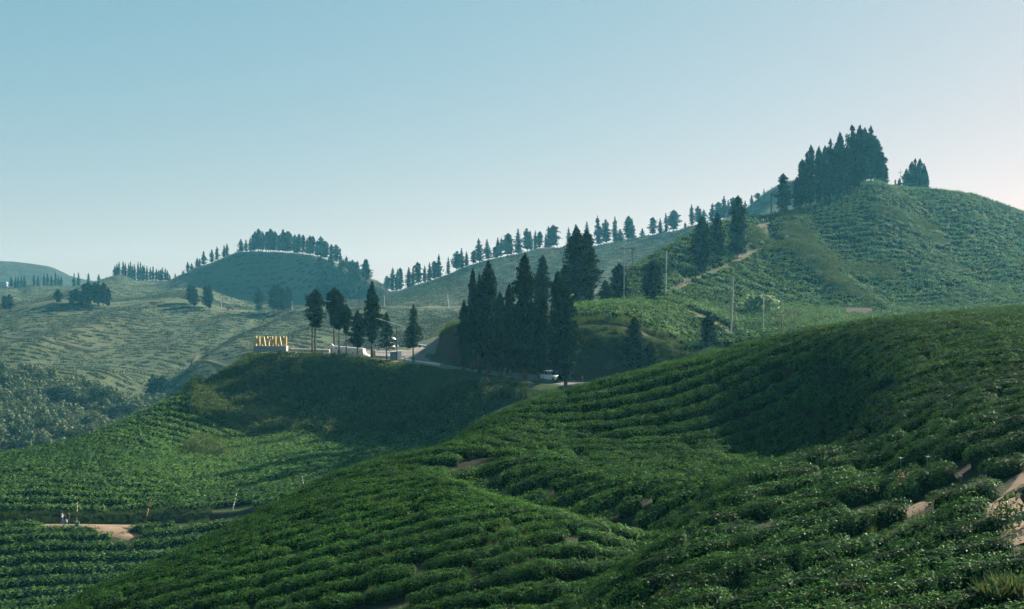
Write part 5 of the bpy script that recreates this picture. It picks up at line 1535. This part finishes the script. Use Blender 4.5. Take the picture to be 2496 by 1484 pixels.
# transformer frame in the field
p0 = ground(1905, 203); p1 = ground(1935, 206)
tf = empty('transformer_frame', p0); tag(tf, 'two dark posts with a crossbar and brown insulators above the near hill', 'pole')
h0 = (VC - 766) * 203 / F - p0.z
for p_ in (p0, p1):
    d = p_ - p0; MB().tube([(d.x, d.y, d.z - .5), (d.x, d.y, h0)], [.10, .08], 7).build('post', M_WOOD, tf)
d = p1 - p0
bar_ = MB().tube([(-d.x * .5, -d.y * .5, h0 - .1), (d.x * 1.5, d.y * 1.5, h0 - .1)], .05, 6).build('crossbar', M_WOOD, tf)
for q in (-.45, .5, .65, 1.35): MB().lathe([(.06, 0), (.15, .1), (.1, .2), (.15, .3), (.05, .42)], (d.x * q, d.y * q, h0 - .08), 8).build('insulator', M_WOOD, bar_)
GPST = 'short fence posts between the two dark posts'
for i, u in enumerate((1913, 1921.5, 1929)):
    g = ground(u, 212); o = MB().tube([(0, 0, -.3), (0, 0, .95)], [.09, .08], 7).build('fence_post', M_CONC, None, up(g, .25)); tag(o, '%s short grey fence post between the two dark posts' % ['left', 'middle', 'right'][i], 'post', GPST)
for i, u in enumerate((1446, 1452, 1458)):
    g = ground(u, 240); o = MB().tube([(0, 0, -.3), (0, 0, 1.1)], [.07, .06], 7).build('fence_post', M_WOOD, None, up(g, .2)); tag(o, '%s wooden post left of the small round conifer' % ['leftmost', 'middle', 'rightmost'][i], 'post', 'wooden posts on the knoll edge')
# boom barrier
g = ground(967, 225); bb = empty('boom_barrier', g); tag(bb, 'raised white barrier boom on a thin dark post among the platform trees', 'barrier')
hb = (VC - 790) * 225 / F - g.z
MB().tube([(0, 0, -.3), (0, 0, hb)], [.09, .07], 7).build('post', M_DARK, bb)
MB().tube([(px(18, 225), 0, hb - px(6, 225)), (-px(51, 225), .2, hb + px(15, 225))], [.06, .035], 7).build('boom', M_STEEL, bb)
# kiosk-like white dome on a post
g = ground(958, 268); kd = empty('dome_sign', g); tag(kd, 'white rounded canopy on a reddish post behind the loose conifer', 'canopy')
hk = (VC - 822) * 268 / F - g.z
MB().tube([(0, 0, -.2), (0, 0, hk - .4)], [.13, .11], 8).build('post', M_RED, kd)
MB().lathe([(.62, 0), (.66, .18), (.52, .42), (.25, .58), (.03, .62)], (0, 0, hk - .62), 14).build('canopy', M_WHITE, kd, smooth=True)
# road markers, mirror
for u, Y, lb in [(1245.5, 199.5, 'slim red roadside bollard left of the white driving car'), (1419, 187.3, 'slim red roadside bollard right of the white driving car')]:
    g = ground(u, Y); e = empty('bollard', up(g, .05)); tag(e, lb, 'bollard', 'red roadside bollards')
    MB().lathe([(.16, 0), (.16, .06), (.09, .08), (.08, .78), (.05, .84)], n=12).build('shaft', M_RED, e); MB().lathe([(.093, 0), (.093, .12)], (0, 0, .5), 12).build('reflective_band', M_WHITE, e)
g = ground(1230.5, 197.2); e = empty('traffic_mirror', up(g, 0)); tag(e, 'round convex traffic mirror with a white rim at the roadside', 'mirror')
MB().tube([(0, 0, -.2), (0, 0, .95)], .04, 7).build('post', M_STEEL, e)
ho = MB().lathe([(.36, 0), (.40, .03), (.40, .08), (.36, .10)], n=20).build('rim', M_WHITE, e, (0, -.05, 1.05)); ho.rotation_euler = (math.pi / 2, 0, .5)
MB().lathe([(.36, 0), (.25, .05), (.02, .08)], n=20).build('glass', M_STEEL, ho, (0, 0, .1), smooth=True)

# ---- flag poles by the dirt road
def flagpole(u, Y, top, utop, label, cloth, rr=.045):
    g = ground(u, Y); h = (VC - top) * Y / F - g.z; dx = (utop - u) / F * Y
    e = empty('flag_pole', g); tag(e, label, 'flag pole', 'cloth flag poles by the dirt road')
    MB().tube([(0, 0, -.3), (dx * .45, 0, h * .45), (dx, 0, h)], [rr, rr * .8, rr * .5], 6).build('pole', M_WOOD, e)
    for k, (q0, q1, w, m) in enumerate(cloth):
        vs = []; n = 9
        for i in range(n + 1):
            q = q0 + (q1 - q0) * i / n; x = dx * q; z = h * q
            s = math.sin(i * 1.9 + u) * .07
            vs += [(x + .02, s - .03, z), (x + w * (.75 + .25 * math.sin(i * 1.3 + k)), s * 1.8 + .05, z - .05)]
        fs = [(2 * i, 2 * i + 1, 2 * i + 3, 2 * i + 2) for i in range(n)]
        o = MB().add(vs, fs).build('flag', M_FLAG[m], e); sm = o.modifiers.new('thick', 'SOLIDIFY'); sm.thickness = .012
    return e
flagpole(185, 147.6, 1192, 191, 'pole with pale twisted cloth beside the people on the dirt road', [(.05, .25, .07, 2), (.40, .66, .05, 0)], .035)
flagpole(351, 150.2, 1186, 376, 'leaning pole with red and yellow cloth above the widening of the dirt road', [(.25, .44, .08, 2), (.5, .70, .10, 1)], .035)
flagpole(565, 150.8, 1197, 577, 'pole wrapped in grey cloth on the bank right of the dirt road', [(.05, .4, .14, 3), (.4, .98, .11, 3)], .04)
flagpole(498, 152, 1205, 498, 'bare thin pole on the bank between the two cloth-hung ones', [(.9, .98, .08, 0)], .03)
flagpole(122, 170, 1158, 123, 'thin dark pole alone in the field above the dirt road', [(.92, .98, .08, 3)], .035)
flagpole(740, 158, 1158, 735, 'grey leaning pole against the tree shadows on the field', [(.35, .97, .10, 3)], .06)
g = ground(188, 146.4); e = MB().box((0, 0, .45), (.5, .12, .9)).build('notice_board', M_PLAST, None, up(g, .05), bevel=.02); tag(e, 'small blue-grey board at the foot of the pale cloth pole', 'board')

# ---- house below the tall hill
Yh = 272; g = ground(2095, Yh); zt = (VC - 751) * Yh / F
hs = empty('house', Vector((g.x, g.y, g.z - .2)), -.06); tag(hs, 'low house with a dark red gabled roof behind the near hill', 'house')
rid = zt - (g.z - .2); wl_ = px(56, Yh); ev = rid - px(20, Yh)
MB().box((0, 1.8, ev / 2), (wl_ - .3, 4.6, ev)).build('wall', M_PLAST, hs)
MB().prism([(-.1, 0), (0, 0), (0, 1), (-.1, 1)], 0, 1) if False else None
L2 = wl_ / 2 + .3
for s in (-1, 1):
    y_e = 1.8 + s * 2.9
    MB().add([(-L2, 1.8, rid), (L2, 1.8, rid), (L2, y_e, ev - .15), (-L2, y_e, ev - .15), (-L2, 1.8, rid + .09), (L2, 1.8, rid + .09), (L2, y_e, ev - .06), (-L2, y_e, ev - .06)],
             [(0, 1, 2, 3), (7, 6, 5, 4), (0, 4, 5, 1), (1, 5, 6, 2), (2, 6, 7, 3), (3, 7, 4, 0)]).build('roof', M_ROOF, hs)
    MB().add([(s * (L2 - .35), -.5, ev), (s * (L2 - .35), 4.1, ev), (s * (L2 - .35), 1.8, rid - .05), (s * (L2 - .5), -.5, ev), (s * (L2 - .5), 4.1, ev), (s * (L2 - .5), 1.8, rid - .05)],
             [(0, 1, 2), (5, 4, 3), (0, 3, 4, 1), (1, 4, 5, 2), (2, 5, 3, 0)]).build('gable', M_PLAST, hs)
for x in (-1.6, 1.2):
    w_ = MB().box((x, -.52, ev * .55), (.9, .06, .8)).build('window', M_GLASS, hs); MB().box((x, -.56, ev * .55 - .45), (1.1, .12, .06)).build('sill', M_WHITE, w_)
MB().box((-.2, -.52, ev * .4), (.85, .06, ev * .8)).build('door', M_WOOD, hs)
pole(2046, 756, 268, 'short white post at the left end of the red-roofed house', M_WHITE, .09)
e = obj('shrub', SHRUBS[2], None, ground(2122, 280)); e.scale = (1.4, 1.4, 4.6); tag(e, 'dark bush rising behind the ridge of the red roof', 'bush')
g = ground(10, 992); fh = empty('house', g, 0, (.7, .7, .7)); tag(fh, 'far white building with a blue roof at the left edge of the ridge', 'house')
MB().box((0, 0, 2.2), (9, 6, 4.4)).build('wall', M_CONC, fh)
MB().prism([(-5, 4.41), (5, 4.41), (3.6, 6.4), (-3.6, 6.4)], -3.6, 3.6).build('roof', plain('blue_roof', (.10, .22, .34), .6), fh)
for x in (-2.8, 0, 2.8): MB().box((x, -3.03, 2.4), (1.2, .06, 1.4)).build('window', M_GLASS, fh)

# ---- banana clump and small ones
M_BAN = foliage('banana_leaf', (.06, .12, .03), (.22, .28, .11), .3, .4, .35, small=.8)
M_BST = plain('banana_stem', (.10, .10, .05), .8)
def banana(u, v, Y0, Y1, wpx, hpx, label, nst, seed):
    p = hit(u, v, Y0, Y1); r = np.random.default_rng(seed); W = px(wpx, p.y); Hh = px(hpx, p.y)
    e = empty('banana_plant', p); tag(e, label, 'plant')
    for k in range(nst):
        a = r.uniform(0, 6.28); rd_ = W * .33 * math.sqrt(r.random()); x, y = rd_ * math.cos(a), rd_ * math.sin(a) * .6; hs_ = Hh * r.uniform(.45, .72)
        st = MB().tube([(x, y, -.2), (x + .05, y, hs_)], [.13, .08], 7).build('stem', M_BST, e)
        for j in range(9):
            b = r.uniform(0, 6.28); L = Hh * r.uniform(.36, .58); w = L * .34; vs = []; n = 5
            for i in range(n + 1):
                q = i / n; rr_ = L * q * .8; z = hs_ + L * (.75 * q - .72 * q * q); ww = w * math.sin(math.pi * min(.97, q * .85 + .12)) / 2
                cx, cy = x + rr_ * math.cos(b), y + rr_ * math.sin(b)
                vs += [(cx - ww * math.sin(b), cy + ww * math.cos(b), z - .12 * ww), (cx, cy, z + .1 * w), (cx + ww * math.sin(b), cy - ww * math.cos(b), z - .12 * ww)]
            fs = [f for i in range(n) for f in ((3 * i, 3 * i + 1, 3 * i + 4, 3 * i + 3), (3 * i + 1, 3 * i + 2, 3 * i + 5, 3 * i + 4))]
            MB().add(vs, fs).build('leaf', M_BAN, st, smooth=True)
    return e
banana(1858, 770, 205, 290, 62, 66, 'large clump of banana plants with pale broad leaves below the tall hill', 9, 3)
e = obj('shrub', shrub_mesh('shrub', 140, 420, .26, mat=M_BAN), None, hit(1846, 769, 205, 290)); e.scale = (3.0, 2.6, 3.4); tag(e, 'dense leafy bush filling the left side of the banana clump', 'bush')
e = obj('shrub', SHRUBS[1], None, hit(1822, 764, 205, 290)); e.scale = (2.4, 2.0, 1.6); tag(e, 'low leafy bush at the left foot of the banana clump', 'bush')
banana(1662, 723, 215, 290, 12, 14, 'small pale banana plant on the lit knoll', 2, 5)
banana(1516, 724, 215, 262, 14, 14, 'small banana plant at the foot of the paired power poles', 2, 6)
# red tarp stall
g = hit(1582, 734, 205, 262); e = empty('tarp_stall', g, .3); tag(e, 'small red tarpaulin stall at the foot of the dark broad conifer', 'stall')
MB().prism([(-.75, .55), (0, .95), (.75, .55), (.75, .59), (0, .99), (-.75, .59)], -.6, .6).build('tarpaulin', M_RED, e)
for x in (-.68, .68):
    for y in (-.5, .5): MB().tube([(x, y, -.2), (x, y, .57)], .025, 5).build('stick', M_WOOD, e)

# ---- small things close by on the right
g = hit(2340, 1236, 30, 60); o = MB().tube([(0, 0, -.3), (.03, 0, .55), (.02, .02, 1.02)], [.075, .07, .062], 8).build('wooden_post', M_WOOD, None, up(g, .1)); tag(o, 'weathered wooden post among the tea left of the dirt track', 'post')
M_FLOW = foliage('flower_petal', (.30, .10, .06), (.48, .26, .16), .7, .1, .3, small=6)
fl = hit(2213, 1206, 34, 62)
e = empty('flowering_shrub', up(fl, .0)); tag(e, 'orange and pink flowering shrub behind the bare dirt patch', 'shrub')
o = obj('foliage', shrub_mesh('foliage', 77, 160, .11, .8, .8, .95), e)
o = obj('flowers', shrub_mesh('flowers', 78, 60, .07, .75, .75, 1.05, mat=M_FLOW), e)
for i, (u, v, lb) in enumerate([(2194, 1168, 'left of two small white flowers standing in the dark hollow'), (2260, 1167, 'right of two small white flowers standing in the dark hollow')]):
    g = hit(u, v, 36, 68); e = empty('white_flower', up(g, .0), i); tag(e, lb, 'flower')
    MB().tube([(0, 0, -.1), (.02, 0, .85)], .012, 5).build('stalk', M_BAN, e)
    for k in range(5):
        a = k * 1.257; MB().add([(.02, 0, .85), (.02 + .08 * math.cos(a) - .03 * math.sin(a), .08 * math.sin(a) + .03 * math.cos(a), .92), (.02 + .15 * math.cos(a), .15 * math.sin(a), .93), (.02 + .08 * math.cos(a) + .03 * math.sin(a), .08 * math.sin(a) - .03 * math.cos(a), .92)], [(0, 1, 2, 3)]).build('petal', M_SHIRTW, e)
g = hit(2452, 1300, 30, 60); e = empty('leafy_shrub', g); tag(e, 'upright dark leafy shrub beside the dirt track at the right edge', 'shrub')
obj('foliage', shrub_mesh('foliage', 90, 420, .13, .9, .9, 1.25, mat=M_TEA), e)
MB().tube([(0, 0, -.2), (.05, .02, .8)], [.04, .015], 6).build('stem', M_WOOD, e)
g = ground(2470, 31.5); e = empty('grass_mound', g); tag(e, 'dry olive grass mound in the lower right corner', 'grass')
for i in range(9):
    a = i * .7; o = obj('tuft', tuft_mesh('tuft', 60 + i, 70, .5, M_SCRUB), e, (math.cos(a) * .5 * (i % 3) * .6, math.sin(a) * .45 * (i % 3) * .6, .35)); o.scale = (1.6, 1.6, 1.0)
